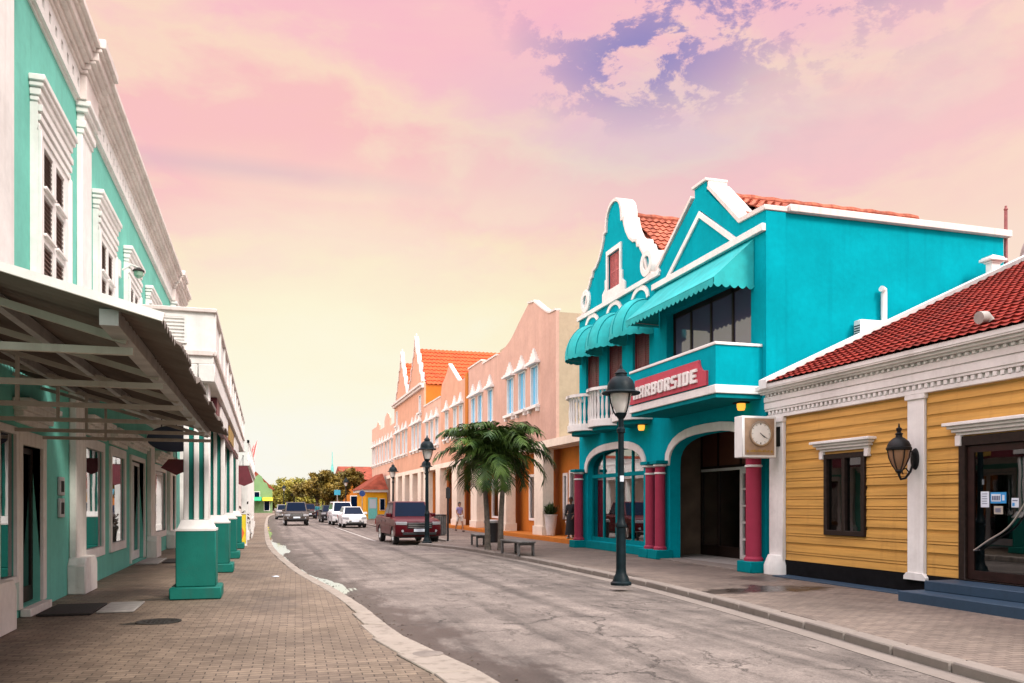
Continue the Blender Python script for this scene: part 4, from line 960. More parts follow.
def sticker(y, z, w, h, mat, lab, extra=None):
    t = thing('door_notice', (FX-.02,y,z), lab, 'notice')
    MB().box(FX+.001,FX+.009,y-w,y,z-h,z).build('sheet', M[mat], t)
    e = MB()
    if extra == 'lines':
        for i in range(5): e.box(FX-.001,FX+.001,y-w+.03+.012*(i%2),y-.025,z-.045-i*(h-.06)/5,z-.035-i*(h-.06)/5)
        e.build('print', M['scribble'], t)
    if extra == 'banner':
        MB().box(FX-.002,FX+.001,y-w*.66,y-.02,z-h+.03,z-.03).build('white_field', M['paper'], t)
        for i in range(5): e.box(FX-.005,FX-.002,y-.035-i*.032-.022,y-.035-i*.032,z-h*.72,z-h*.32)
        e.build('print', M['scribble'], t); MB().box(FX-.002,FX+.001,y-w*.9,y-w*.76,z-h*.75,z-h*.25).build('arrow_mark', M['paper'], t)
    if extra == 'dot':
        MB().box(FX-.002,FX+.001,y-w*.45,y-w*.12,z-h*.85,z-h*.5).build('blue_mark', M['sticker_blue'], t); e.box(FX-.002,FX+.001,y-w*.85,y-w*.15,z-h*.32,z-h*.22); e.build('print', M['scribble'], t)
sticker(10.96,1.84,.16,.26,'paper','white paper notice taped left of the blue sticker on the dark door','lines')
sticker(10.77,1.825,.30,.18,'sticker_blue','blue and white banner sticker on the glass of the dark door','banner')
sticker(10.70,1.60,.165,.13,'paper_warm','small beige card on the dark door below the blue sticker','lines')
sticker(10.37,1.73,.13,.15,'paper','small white sticker with a blue square at the right of the dark door','dot')
# roof
EX, EZ, RX, RZ = 11.02, 4.33, 18.95, 7.92
yr = MB().prism([(EX+.05,EZ-.03),(RX,RZ-.06),(27,4.2),(27,4.0),(EX+.4,4.1)],'y',-4,16.55).build('roof', M['roof_red'], yl)
Lr = math.dist((EX,EZ),(RX,RZ)); nx, nz_ = -(RZ-EZ)/Lr, (RX-EX)/Lr
tile_roof(lambda u, v, h: (EX+(RX-EX)*v/Lr+nx*h, -4+u, EZ+(RZ-EZ)*v/Lr+nz_*h), 20.5, Lr, .20, .29, .020, .045).build('roof_tiles', M['roof_red'], yr, recalc=False)
MB().tube([(RX,-4+i*.35,RZ+.07+.012*(i%2)) for i in range(59)], [.13 if i%2 else .115 for i in range(59)], 8).build('ridge_tiles', M['roof_red'], yr)
v_ = MB(); v_.prism([(EX-.02,EZ-.05),(RX,RZ-.05),(RX,RZ+.2),(EX-.02,EZ+.17)],'y',16.50,16.82); v_.prism([(RX,RZ-.05),(27,4.2),(27,4.4),(RX,RZ+.2)],'y',16.50,16.82)
v_.build('verge', M['white'], yl, bevel=.012)
MB().box(FX+.4,26,16.6,16.8,3.9,4.2).prism([(FX+.4,4.2),(RX,7.95),(26,4.4)],'y',16.62,16.8).build('gable_wall', M['white'], yl)
fx_ = 17.72; fz = EZ+(RZ-EZ)*(fx_-EX)/(RX-EX)
m = MB()
for z0, z1, w in ((.1,.36,.14),(.36,.41,.18),(.41,.48,.27),(.48,.52,.22)): m.box(fx_-w,fx_+w,16.66-w*.7,16.66+w*.7,fz+z0,fz+z1)
m.add([(fx_+i*.22,16.66+j*.15,fz+.52) for i,j in ((-1,-1),(1,-1),(1,1),(-1,1))]+[(fx_,16.66,fz+.60)],[(0,1,4),(1,2,4),(2,3,4),(3,0,4)])
m.build('finial', M['white'], yl, bevel=.012)
vx = 11.62; vz = EZ+(RZ-EZ)*(vx-EX)/(RX-EX)
MB().tube([(vx,10.98,vz-.05),(vx-.03,10.98,vz+.10),(vx-.10,10.98,vz+.15),(vx-.24,10.98,vz+.13)], [.085,.085,.10,.105], 14).build('vent_pipe', M['stone'], yl)
# air conditioner and pipe between the two buildings
ac = thing('air_conditioner', (14.1,17.0,5.4), 'white air conditioner unit on the turquoise side wall behind the red roof edge', 'air conditioner')
MB().box(13.86,14.86,16.84,17.10,5.40,6.12).build('case', M['white_plastic'], ac, bevel=.02)
m = MB()
for i in range(9): m.box(13.855,13.862,16.87,17.07,5.48+i*.06,5.51+i*.06)
m.build('side_grille', M['trim'], ac)
MB().lathe((14.50,16.835,5.76), [(0,-.012),(.26,-.012),(.26,.0),(0,0)], 28, 'y').build('fan_guard', M['trim'], ac)
m = MB()
for r in (.08,.14,.20,.255): m.lathe((14.50,16.822,5.76), [(r-.006,-.006),(r+.006,-.006),(r+.006,.0),(r-.006,.0)], 28, 'y')
for i in range(6): m.bar((14.50,16.82,5.76),(14.50+.25*cos(i*pi/3),16.82,5.76+.25*sin(i*pi/3)),.012)
m.build('guard_ring', M['white_plastic'], ac)
MB().box(13.95,14.0,16.84,17.15,5.33,5.40).box(14.7,14.75,16.84,17.15,5.33,5.40).build('bracket', M['metal'], ac)
tag(MB().tube([(14.72,17.05,5.9),(14.72,17.05,6.85),(14.70,17.03,6.93),(14.6,17.0,6.95)], .075, 12).build('vent_stack', M['white_plastic'], base=(14.72,17.05,5.9)), 'white vent pipe rising on the turquoise wall beside the air conditioner', 'pipe')
an = thing('antenna', (18.72,17.2,7.4), 'thin pinkish antenna mast at the far corner of the turquoise wall', 'antenna')
MB().tube([(18.72,17.2,7.2),(18.72,17.2,9.35)], [.05,.04], 8).build('mast', M['rust'], an); MB().lathe((18.72,17.2,9.35), [(.03,0),(.055,.04),(.03,.09),(.03,.13),(0,.15)], 8).build('tip', M['rust'], an)
sd_ = thing('satellite_dish', (19.2,17.6,8.0), 'thin satellite dish with a feed arm behind the antenna mast', 'satellite dish')
MB().sheet(lambda u, v: (19.75+.55*v*cos(2*pi*u)*.35+.25*v*v, 17.6+.55*v*cos(2*pi*u)*.9, 8.35+.62*v*sin(2*pi*u)), 24, 5, (.02,0,0)).build('reflector', M['metal'], sd_)
MB().tube([(19.75,17.6,8.3),(19.3,17.6,8.1),(18.72,17.3,8.15)], .025, 6).tube([(19.75,17.6,8.35),(19.7,17.6,7.3)], .04, 8).build('arm', M['metal'], sd_)
# lantern on the white pilaster
ln = thing('wall_lantern', (11.2,12.33,2.4), 'ornate black lantern with amber glass on the white pilaster', 'wall lantern')
lx, ly = 10.98, 12.34
MB().lathe((FX-.071,12.33,2.45), [(.0,-.05),(.05,-.05),(.09,-.03),(.10,0),(0,0)], 20, 'x').xf(Matrix.Translation((0,12.33,2.45)) @ Matrix.Diagonal((1,1,2.0,1)) @ Matrix.Translation((0,-12.33,-2.45))).build('wall_plate', M['black_paint'], ln)
cv = [(FX-.10,12.33,2.42),(FX-.18,12.33,2.22),(FX-.28,12.34,2.10),(FX-.38,12.34,2.08),(lx,ly,2.16),(lx,ly,2.24)]
MB().tube(cv, [.02,.022,.022,.022,.024,.026], 8).tube([(FX-.1,12.33,2.5),(FX-.2,12.33,2.66),(FX-.27,12.33,2.72),(FX-.25,12.33,2.62),(FX-.2,12.33,2.62)], .014, 7).tube([(FX-.2,12.33,2.2),(FX-.28,12.33,2.28),(FX-.36,12.34,2.24),(FX-.33,12.34,2.17)], .012, 7).build('bracket', M['black_paint'], ln)
MB().lathe((lx,ly,2.24), [(.05,0),(.11,.10),(.16,.22),(.185,.36),(.185,.40),(0,.40)], 12).build('lamp_glass', M['amber_glass'], ln)
cg = MB()
for i in range(6): t = 2*pi*i/6+.3; cg.tube([(lx+r*cos(t),ly+r*sin(t),2.24+z) for r, z in ((.055,0),(.117,.10),(.167,.22),(.192,.37))], .011, 5)
cg.lathe((lx,ly,2.23), [(0,-.05),(.04,-.04),(.07,0),(.06,.025),(0,.03)], 14).lathe((lx,ly,2.24), [(.185,.36),(.215,.37),(.22,.41),(.19,.43)], 18)
cg.build('cage', M['black_paint'], ln)
MB().lathe((lx,ly,2.66), [(.205,-.02),(.20,.03),(.165,.10),(.10,.16),(.06,.18),(.055,.22),(.075,.24),(.03,.27),(.05,.31),(.05,.34),(.018,.36),(.012,.42),(0,.43)], 18).build('lamp_cap', M['black_paint'], ln)
# ------------------------------------------------------------------ peach row
PX = 12.0
def peach_window(par, yc, w, z0, z1, pane, ped=True, sill=True):
    a, b = yc-w/2, yc+w/2
    f = MB().prism([[(a-.05,z0-.04),(b+.05,z0-.04),(b+.05,z1+.04),(a-.05,z1+.04)],[(a+.02,z0+.02),(b-.02,z0+.02),(b-.02,z1-.02),(a+.02,z1-.02)]],'x',PX-.03,PX+.12)
    f.box(PX+.06,PX+.1,yc-.02,yc+.02,z0,z1)
    wn = f.build('window', M['white'], par)
    MB().box(PX+.09,PX+.096,a,b,z0,z1).build('pane', M[pane], wn)
    if ped:
        p = MB(); h = 0
        for ww, dz, pj in ((w/2+.28,.10,.26),(w/2+.16,.08,.2),(w/2+.02,.13,.12),(w/2-.12,.13,.11),(w/2-.24,.13,.10),(.12,.12,.09),(.05,.08,.08)):
            if ww > .03: p.box(PX,PX-pj,yc-ww,yc+ww,z1+.06+h,z1+.06+h+dz)
            h += dz
        p.build('pediment', M['white'], wn)
    if sill:
        s_ = MB().box(PX,PX-.2,a-.25,b+.25,z0-.18,z0-.05); s_.box(PX,PX-.14,a-.2,a+.0,z0-.34,z0-.18).box(PX,PX-.14,b-.0,b+.2,z0-.34,z0-.18)
        s_.build('sill', M['white'], wn)
def peach_building(label, y0, y1, outline, mat, wins, pane, cols, doors, body_top, side='beige', g0=None, coping=()):
    r = thing('arcade_building', (PX,(y0+y1)/2,0), label, 'building')
    hs = [[(yc-w/2,z0),(yc+w/2,z0),(yc+w/2,z1),(yc-w/2,z1)] for yc, w, z0, z1 in wins]
    MB().prism([[(y1,4.45),(y0,4.45)]+outline]+hs,'x',PX,PX+.14).build('wall', M[mat], r)
    g0 = y0 if g0 is None else g0
    b = MB().box(PX+.141,22,y0,y1,4.451,body_top)
    b.build('side_wall', M[side], r)
    MB().box(PX-.02,22,g0,y1,4.12,4.45).build('canopy_slab', M['cream'], r)
    dh = [[(a,z0),(c,z0),(c,z1),(a,z1)] for a, c, z0, z1, _ in doors]
    MB().prism([[(g0,0),(y1,0),(y1,4.12),(g0,4.12)]]+dh,'x',PX+.9,PX+1.1).build('arcade_wall', M['orange'], r)
    MB().box(PX+2.2,22,g0,y1,0,4.12).build('inner_wall', M['interior'], r)
    MB().box(PX-.3,PX+2.2,g0,y1,-.1,.19).build('step', M['orange'], r, bevel=.01)
    for a, c, z0, z1, kd in doors:
        f = MB().prism([[(a-.09,z0-(.08 if kd == 'win' else 0)),(c+.09,z0-(.08 if kd == 'win' else 0)),(c+.09,z1+.09),(a-.09,z1+.09)],[(a+.04,z0+.04),(c-.04,z0+.04),(c-.04,z1-.04),(a+.04,z1-.04)]],'x',PX+.85,PX+.98)
        fo = f.build('shop_window' if kd == 'win' else 'doorway', M['white'], r)
        if kd == 'dark': continue
        MB().box(PX+.92,PX+.926,a,c,z0,z1).build('pane', M['glass'], fo)
        if kd == 'door':
            d = MB(); md = (a+c)/2
            for u0, u1 in ((a+.04,md-.01),(md+.01,c-.04)): d.prism([[(u0,z0+.03),(u1,z0+.03),(u1,z1-.05),(u0,z1-.05)],[(u0+.1,z0+.3),(u1-.1,z0+.3),(u1-.1,z0+1.2),(u0+.1,z0+1.2)],[(u0+.1,z0+1.3),(u1-.1,z0+1.3),(u1-.1,z1-.15),(u0+.1,z1-.15)]],'x',PX+.94,PX+.98)
            d.build('door', M['white'], fo)
        else: MB().box(PX+1.5,PX+1.53,a,c,z0,z1).build('curtain', M['cream'], fo)
    for yc, w in cols:
        MB().box(PX-.02,PX+.5,yc-w/2,yc+w/2,.19,4.12).box(PX-.08,PX+.56,yc-w/2-.06,yc+w/2+.06,.19,.6).build('pier', M['cream'], r, bevel=.01)
    for yc, w, z0, z1 in wins: peach_window(r, yc, w, z0, z1, pane, z1 < 9)
    if coping:
        c = MB()
        for line in coping: c.band(line, -.09, 'x', PX-.05, PX+.22)
        c.build('coping', M['pinkwhite'], r)
    return r
def sm(pts, n=5): return smooth(pts, n)
W = lambda ys, w, a, b: [(y, w, a, b) for y in ys]
gA = sm([(33.6,9.95),(34.6,10.05),(36.6,11.0)],4) + sm([(37.5,11.12),(38.9,10.6),(40.6,9.95),(43.0,9.55)],5)
peach_building('pale pink plaster building with one tall rounded gable and three bright blue windows', 33.6, 43.0, gA, 'peach', W((36.55,38.5,40.5),1.05,6.2,8.0), 'blue_pane', ((35.95,1.25),(42.0,1.5)), ((34.6,35.0,1.0,2.9,'win'),(31.2,34.2,.85,3.0,'win'),(37.2,40.0,.85,3.0,'win')), 9.88, g0=29.9, coping=(list(reversed(sm([(33.6,9.95),(34.6,10.05),(36.6,11.0)],4)+[(37.5,11.12)])),))
gB = [(43.0,9.62),(46.2,9.62),(46.2,9.86),(49.6,9.86)]
rB = peach_building('pink plaster building with three blue windows and two stepped white parapets', 43.02, 49.6, gB, 'peach', W((44.4,46.7,48.3),.95,6.15,7.95), 'blue_pane', ((48.2,1.5),), ((43.6,44.7,.2,2.9,'door'),(45.4,47.2,.85,3.0,'win')), 9.55, 'peach', coping=([(46.1,9.62),(43.1,9.62)],[(49.6,9.86),(46.3,9.86)]))
MB().box(PX-.05,PX+.14,49.62,50.3,4.45,9.7).build('corner_strip', M['orange'], rB)
gC = [(50.3,9.5),(52.2,9.5),(53.3,10.15),(54.4,10.75),(55.2,11.05),(56.2,10.5),(57.6,10.0),(57.9,9.5)]
peach_building('salmon plaster building with a small pointed gable and paired windows', 50.31, 57.9, gC, 'peach2', W((51.6,53.3,55.9),.95,6.1,7.9), 'pale_pane', ((53.5,1.5),), ((50.8,52.4,.2,3.0,'dark'),(54.8,57,.85,3.0,'win')), 9.45, 'peach', coping=([(55.2,11.05),(52.2,9.5)],))
gD = [(57.92,9.2),(64.4,9.2)]
peach_building('low pale orange building with a straight white parapet between two taller gables', 57.92, 64.4, gD, 'peach3', W((59.3,61.2,63.1),.95,6.0,7.8), 'pale_pane', ((59,1.5),(64,1.2)), ((60.4,61.8,.2,2.9,'door'),(62,63.2,.85,3,'win')), 9.1, 'orange', coping=([(64.4,9.2),(58.0,9.2)],))
def spire(cy): return [(cy-3.4,11.3),(cy-3.0,11.3),(cy-2.7,12.0),(cy-2.2,12.1),(cy-1.9,12.9),(cy-1.4,13.0),(cy-1.1,13.8),(cy-.6,13.9),(cy-.42,14.5),(cy-.2,14.6),(cy-.14,15.1),(cy,15.3),(cy+.14,15.1),(cy+.2,14.6),(cy+.42,14.5),(cy+.6,13.9),(cy+1.1,13.8),(cy+1.4,13.0),(cy+1.9,12.9),(cy+2.2,12.1),(cy+2.7,12.0),(cy+3.0,11.3),(cy+3.4,11.3)]
gE = [(64.42,11.1)] + spire(68.3) + spire(75.7) + [(80.0,11.1)]
rE = peach_building('tall orange pink building with two spired gables and a big orange red roof', 64.42, 80.0, gE, 'peach2', W((66.2,67.9,69.6,73.0,74.8,77.0,78.6),1.0,6.1,8.1)+W((66.2,78.4),.9,9.0,10.3), 'pale_pane', ((66.5,1.4),(70.5,1.4),(74.5,1.4),(78.5,1.4)), ((67.6,69.2,.2,3.0,'dark'),(71.6,73.4,.85,3.0,'win'),(75.4,77.2,.2,2.9,'door')), 11.0, 'orange')
c = MB(); c.box(PX-.35,PX,64.42,80,10.95,11.12).box(PX-.2,PX,64.42,80,10.75,10.95)
for cy in (68.3,75.7): c.band(list(reversed(spire(cy))), -.14, 'x', PX-.08, PX+.26); c.lathe((PX+.08,cy,15.25), [(.10,0),(.16,.15),(.06,.3),(.09,.4),(.0,.55)], 8)
c.build('cornice', M['pinkwhite'], rE)
for cy in (68.3,75.7):
    rf = MB().prism([(cy-3.9,10.9),(cy+3.6,10.9),(cy,14.4)],'y' if False else 'x',PX+.2,21).build('roof', M['roof_bright'], rE)
    L, fn = slope(cy-3.9, 10.95, cy, 14.45); tile_roof(fn(PX+.22), 8.7, L, .35, .5, .05, .06).build('roof_tiles', M['roof_bright'], rf, recalc=False)
gF = [(80.02,9.4),(83,9.4),(83,10.2),(83.6,10.6),(85,10.9),(86.4,10.6),(87,10.2),(87,9.6),(91,9.6),(91,10.2),(92.2,10.7),(93.4,10.2),(97.5,10.2)]
peach_building('long peach building with stepped parapets at the far end of the pink row', 80.02, 97.5, gF, 'peach3', W((81.6,84,86,88.4,90.4,92.6,94.8,96.4),1.0,6.0,7.9), 'pale_pane', ((82,1.4),(86,1.4),(90,1.4),(94,1.4)), ((83.2,84.6,.2,2.9,'door'),(87.6,89,.85,3,'win'),(91.2,93,.85,3,'win')), 9.3, 'peach2')

hut = thing('kiosk', (10.5,89,0), 'small yellow kiosk with a dull red hipped roof beyond the parked cars', 'building')
MB().box(9.8,11.9,84.4,93,0,2.75).build('wall', M['hut_yellow'], hut)
MB().box(9.4,11.96,84.0,93.4,2.75,3.0).build('eave', M['white'], hut)
MB().add([(9.2,83.8,3.0),(11.97,83.8,3.0),(11.97,93.6,3.0),(9.2,93.6,3.0),(11.6,85.6,4.7),(11.6,91.4,4.7)],[(0,3,2,1),(0,1,4),(1,2,5,4),(2,3,5),(3,0,4,5)]).build('roof', M['terracotta_far'], hut)
dw = MB().box(10.0,10.9,84.34,84.4,.05,2.2).build('door', M['hut_turq'], hut); MB().box(10.1,10.8,84.32,84.34,1.1,2.05).build('pane', M['pale_pane'], dw)
w_ = MB().box(11.15,11.7,84.34,84.4,.9,2.1).build('window', M['white'], hut); MB().box(11.2,11.65,84.32,84.34,.95,2.05).build('pane', M['car_glass'], w_)
fb = thing('building', (13,112,0), 'long brown building with an orange tiled roof behind the dark tree', 'building')
MB().box(9.8,24,106,122,0,4.6).build('wall', M['orange'], fb); MB().prism([(105.4,4.6),(122.6,4.6),(114,6.6)],'x',9.4,24).build('roof', M['terracotta_far'], fb)
for x in (10.8,12.6): w_ = MB().box(x-.5,x+.5,105.95,106,1,2.6).build('window', M['white'], fb); MB().box(x-.4,x+.4,105.93,105.95,1.1,2.5).build('pane', M['car_glass'], w_)
mast = thing('mast', (9.0,118,0), 'thin tall mast with a turquoise top section behind the far trees', 'mast')
MB().tube([(9.0,118,0),(9.0,118,5.8)], .12, 8).build('pole', M['metal'], mast); MB().lathe((9.0,118,5.8), [(.22,0),(.2,.7),(.07,1.4),(.04,3.0),(0,3.0)], 8).build('tip', M['hut_turq'], mast)

# ------------------------------------------------------------------ street furniture
def street_lamp(loc, label):
    t = thing('street_lamp', (0,0,0), label, 'street lamp', 'black lamp posts along the right pavement')
    MB().lathe((0,0,0), [(.21,0),(.21,.05),(.17,.08),(.15,.16),(.115,.22),(.10,.30),(.095,1.15),(.115,1.17),(.115,1.22),(.08,1.27),(.068,1.4),(.058,3.05),(.085,3.07),(.085,3.14),(.055,3.18),(.055,3.34),(.10,3.40),(.12,3.46),(0,3.46)], 20).build('post', M['lamp_paint'], t)
    MB().lathe((0,0,0), [(.09,3.45),(.12,3.50),(.18,3.66),(.215,3.84),(.215,3.90),(0,3.90)], 20).build('lamp_glass', M['milk'], t)
    a = MB()
    for i in range(3):
        q = 2*pi*i/3+.9; a.tube([(r*cos(q),r*sin(q),z) for r, z in ((.10,3.40),(.16,3.50),(.21,3.66),(.245,3.86))], .016, 6)
    a.build('yoke', M['lamp_paint'], t)
    MB().lathe((0,0,0), [(.22,3.84),(.375,3.84),(.39,3.86),(.375,3.885),(.29,3.91),(.285,3.94),(.275,4.02),(.235,4.11),(.165,4.18),(.12,4.20),(.115,4.24),(.13,4.26),(.09,4.30),(.07,4.33),(.035,4.35),(.03,4.40),(.012,4.44),(0,4.46)], 24).build('lamp_shade', M['lamp_paint'], t)
    place(t, loc); return t
L1 = street_lamp((6.87,15.35,0), 'tall black street lamp in front of the HARBORSIDE sign, nearest of the lamp posts')
dup(L1, (6.40,33.7,0), .7, 'tall black street lamp standing in front of the burgundy pickup')
dup(L1, (9.35,49.5,0), 1.3, 'black street lamp half hidden behind the lamp beside the burgundy pickup')
dup(L1, (8.6,58,0), 2.0, 'black street lamp by the arcade, just left of the burgundy pickup roof')
dup(L1, (8.3,90,0), .4, 'small distant street lamp near the yellow kiosk, in front of the brown tree')
dup(L1, (6.9,120,0), .4, 'tiny far street lamp in front of the yellow green trees, right one')
dup(L1, (2.7,128,0), .9, 'tiny far street lamp in front of the yellow green trees, left one')
tag(MB().sheet(lambda u, v: (6.87+.075*cos(4.0+u*1.1), 15.35+.075*sin(4.0+u*1.1), 2.08+.12*v), 6, 1, (0,0,0)).build('post_sticker', M['paper'], base=(6.87,15.3,2.1)), 'small pale sticker round the shaft of the nearest lamp post', 'sticker')

def bench(loc, rz, label):
    t = thing('bench', (0,0,0), label, 'bench', 'grey backless benches')
    m = MB()
    for i in range(5): m.box(-.27+i*.11,-.27+i*.11+.10,-.95,.95,.40,.455)
    m.build('seat', M['bench'], t, bevel=.008)
    for y in (-.8,.8):
        g = MB().prism([[(-.27,0),(.27,0),(.27,.40),(-.27,.40)],[(-.20,0.0001),(.20,0.0001),(.20,.33),(-.20,.33)]],'y',y-.045,y+.045)
        g.build('leg', M['bench'], t, bevel=.008)
    place(t, loc, rz); return t
B1 = bench((7.75,25.4,0), .05, 'grey backless bench right of the palm trunks, nearer the camera')
dup(B1, (7.95,30.9,0), -.12, 'grey backless bench left of the palm trunks, beyond them')
lit = thing('litter_bin', (9.1,33.5,0), 'dark round litter bin with a pale rim behind the palm trunks', 'litter bin')
MB().lathe((9.1,33.5,0), [(.24,0),(.28,.05),(.30,.8),(.31,.82)], 18).build('body', M['trim'], lit); MB().lathe((9.1,33.5,0), [(.33,.82),(.33,.92),(.25,.95),(.22,.88),(0,.88)], 18).build('rim', M['metal'], lit)
lit = thing('litter_bin', (8.55,41.5,0), 'grey slatted litter bin beside the parked pickup', 'litter bin')
m = MB()
for i in range(18): t_ = 2*pi*i/18; m.box(8.55+.3*cos(t_)-.03,8.55+.3*cos(t_)+.03,41.5+.3*sin(t_)-.03,41.5+.3*sin(t_)+.03,.05,1.0)
m.lathe((8.55,41.5,0), [(.27,.02),(.27,.95),(0,.95)], 16); m.build('body', M['bench'], lit); MB().lathe((8.55,41.5,0), [(.34,1.0),(.34,1.06),(.2,1.08),(0,1.08)], 18).build('lid', M['trim'], lit)
sp = thing('sign_post', (7.6,35.2,0), 'slim dark sign post on the pavement between the pickup and the benches', 'sign post')
MB().tube([(7.6,35.2,0),(7.6,35.2,2.35)], .045, 8).build('post', M['trim'], sp); MB().box(7.5,7.7,35.14,35.155,1.85,2.3).build('sign_panel', M['trim'], sp)
sp = thing('road_sign', (8.35,75,0), 'round blue road sign on a post by the yellow kiosk', 'road sign')
MB().tube([(8.35,75,0),(8.35,75,2.9)], .04, 8).build('post', M['metal'], sp); MB().lathe((8.35,74.95,2.5), [(0,-.02),(.27,-.02),(.27,.02),(0,.02)], 24, 'y').build('sign_panel', M['street_blue'], sp)
sp = thing('road_sign', (6.9,84,0), 'turquoise blue square sign above the white parked vehicles', 'road sign')
MB().tube([(6.9,84,0),(6.9,84,3.0)], .05, 8).build('post', M['metal'], sp); MB().box(6.6,7.2,83.92,83.95,2.45,2.95).build('sign_panel', plain('teal_blue_sign',(.05,.38,.55),.5,0,.05,4,0), sp)

leafm = lambda name, a, b, sc=.8, sub=.0: (lambda k: (k.set(k.mix(k.ramp(k.noise(k.coord(), sc, 3, .6), [(.38,0.0),(.62,1.0)]), a, b), .55, 0, .3)))(N(name))
M['leaf_palm'] = leafm('palm_leaf', (.016,.045,.008), (.085,.15,.024), 1.6)
M['leaf_yellow'] = leafm('yellow_green_leaf', (.15,.16,.025), (.42,.35,.06), .35)
M['leaf_brown'] = leafm('olive_brown_leaf', (.085,.072,.015), (.26,.18,.03), .5)
M['leaf_pot'] = leafm('dark_shrub_leaf', (.02,.045,.012), (.06,.10,.03), 5)
M['trunk'] = plain('grey_palm_bark', (.15,.125,.10), .9, 0, .4, 6, .5)
M['bark'] = plain('brown_bark', (.10,.07,.05), .9, 0, .4, 5, .5)
M['crownshaft'] = plain('green_crownshaft', (.20,.27,.05), .5, 0, .25, 6, .1)

def palm(base, lean, h, label, seed, nf=17, fl=1.9):
    r = random.Random(seed); t = thing('palm_tree', base, label, 'palm tree'); B = Vector(base); T = B + Vector((lean[0], lean[1], h))
    pts = [B.lerp(T, q/12) + Vector((lean[0]*.25*sin(pi*q/12)*-1, 0, 0)) for q in range(13)]
    m = MB().tube([(B.x,B.y,B.z-.02),*pts], [.16,.13]+[.105-.03*q/12+.006*(q%2) for q in range(12)], 12); m.build('trunk', M['trunk'], t)
    C = T + Vector((0,0,.75))
    MB().tube([T-Vector((0,0,.05)), T+Vector((0,0,.3)), C], [.095,.10,.055], 10).build('crownshaft', M['crownshaft'], t)
    for f in range(nf):
        az_ = f*2.399 + r.uniform(-.3,.3); up = r.uniform(.2,1.45) if f < nf*.85 else r.uniform(-.3,.2); L = fl*r.uniform(.85,1.1)
        d = Vector((cos(az_), sin(az_), 0)); p = C.copy(); ang = up; P = [p.copy()]; n = 14
        for q in range(n):
            p = p + (d*cos(ang) + Vector((0,0,1))*sin(ang))*L/n; ang -= (1.55+.7*r.random())/n*(.6+1.1*q/n); P.append(p.copy())
        fm = MB().tube(P, [.028*(1-.8*q/n) for q in range(n+1)], 5)
        side = Vector((-d.y, d.x, 0))
        for q in range(3, int(n*2.2)):
            u = q/(n*2.2); i = min(n-1, int(u*n)); o = P[i].lerp(P[i+1], u*n-i); tg = (P[min(i+1,n)]-P[i]).normalized()
            ll = .62*sin(pi*min(1,(u*.82+.16)))**.6*fl/1.9
            for s in (-1,1):
                nrm = tg.cross(side*s).normalized(); nrm = nrm if nrm.z > 0 else -nrm
                dr = (side*s*.75 + tg*.55 + nrm*r.uniform(.05,.45) + Vector((0,0,-.25))).normalized()
                w = tg*.027; mid = o + dr*ll*.55 + Vector((0,0,-.03)); tip = o + dr*ll*r.uniform(.85,1.05) + Vector((0,0,-.30*ll-.05))
                fm.add([o-w, o+w, mid+w*1.15, tip, mid-w*1.15], [(0,1,2,4),(4,2,3)])
        fm.build('frond', M['leaf_palm'], t, recalc=False, merge=False)
    return t
palm((7.55,28.3,0), (-.12,.05), 2.5, 'palm tree with a slim grey trunk, the left one of the pair by the benches', 4, 30, 2.1)
palm((7.90,27.9,0), (.12,.0), 2.6, 'palm tree with a bright green crownshaft, the right one of the pair by the benches', 9, 30, 2.1)

def tree(base, h, crown, label, mat, seed, n=2600, leaf=.28, cat='tree'):
    """crown: list of (dx, dy, z, rx, rz) clumps"""
    r = random.Random(seed); t = thing('tree', base, label, cat); B = Vector(base)
    tk = MB(); top = B + Vector((0,0,h*.5)); tk.tube([B-Vector((0,0,.1)), B+Vector((.05,0,h*.25)), top], [.26,.2,.15], 8)
    for dx, dy, z, rx, rz in crown: tk.tube([top-Vector((0,0,.3)), top.lerp(B+Vector((dx,dy,z)), .5)+Vector((0,0,.2)), B+Vector((dx,dy,z))], [.12,.08,.03], 6)
    tk.build('trunk', M['bark'], t)
    vol = [c[3]**2*c[4] for c in crown]; tot = sum(vol); cm = MB()
    for (dx, dy, z, rx, rz), v in zip(crown, vol):
        sub = [(Vector((r.gauss(0,1),r.gauss(0,1),r.gauss(0,1))).normalized()*r.uniform(.45,1.0)) for _ in range(26)]
        for _ in range(int(n*v/tot)):
            q = r.choice(sub) + Vector((r.gauss(0,.16),r.gauss(0,.16),r.gauss(0,.16)))
            p = B + Vector((dx+q.x*rx, dy+q.y*rx, z+q.z*rz)); a = Vector((r.uniform(-1,1),r.uniform(-1,1),r.uniform(-1,1))).normalized()*leaf*r.uniform(.6,1.2); b = a.cross(Vector((r.uniform(-1,1),r.uniform(-1,1),r.uniform(-1,1)))).normalized()*leaf*.5
            cm.add([p-a, p+b, p+a, p-b], [(0,1,2,3)])
    cm.build('crown', mat, t, recalc=False, merge=False)
def clumps(seed, n, sx, z0, z1, r0, r1):
    r = random.Random(seed); return [(r.uniform(-sx,sx), r.uniform(-sx,sx)*.6, r.uniform(z0,z1), r.uniform(r0,r1), r.uniform(r0,r1)*.75) for _ in range(n)]
tree((8.6,100,0), 4.6, clumps(1,8,2.2,2.6,4.9,1.1,1.6), 'olive brown leafy tree left of the yellow kiosk', M['leaf_brown'], 1, 11000, .19)
tree((6.6,112,0), 4.6, clumps(2,7,2.0,2.6,4.4,1.1,1.7), 'dark olive tree over the line of parked vehicles', M['leaf_brown'], 2, 9500, .20)
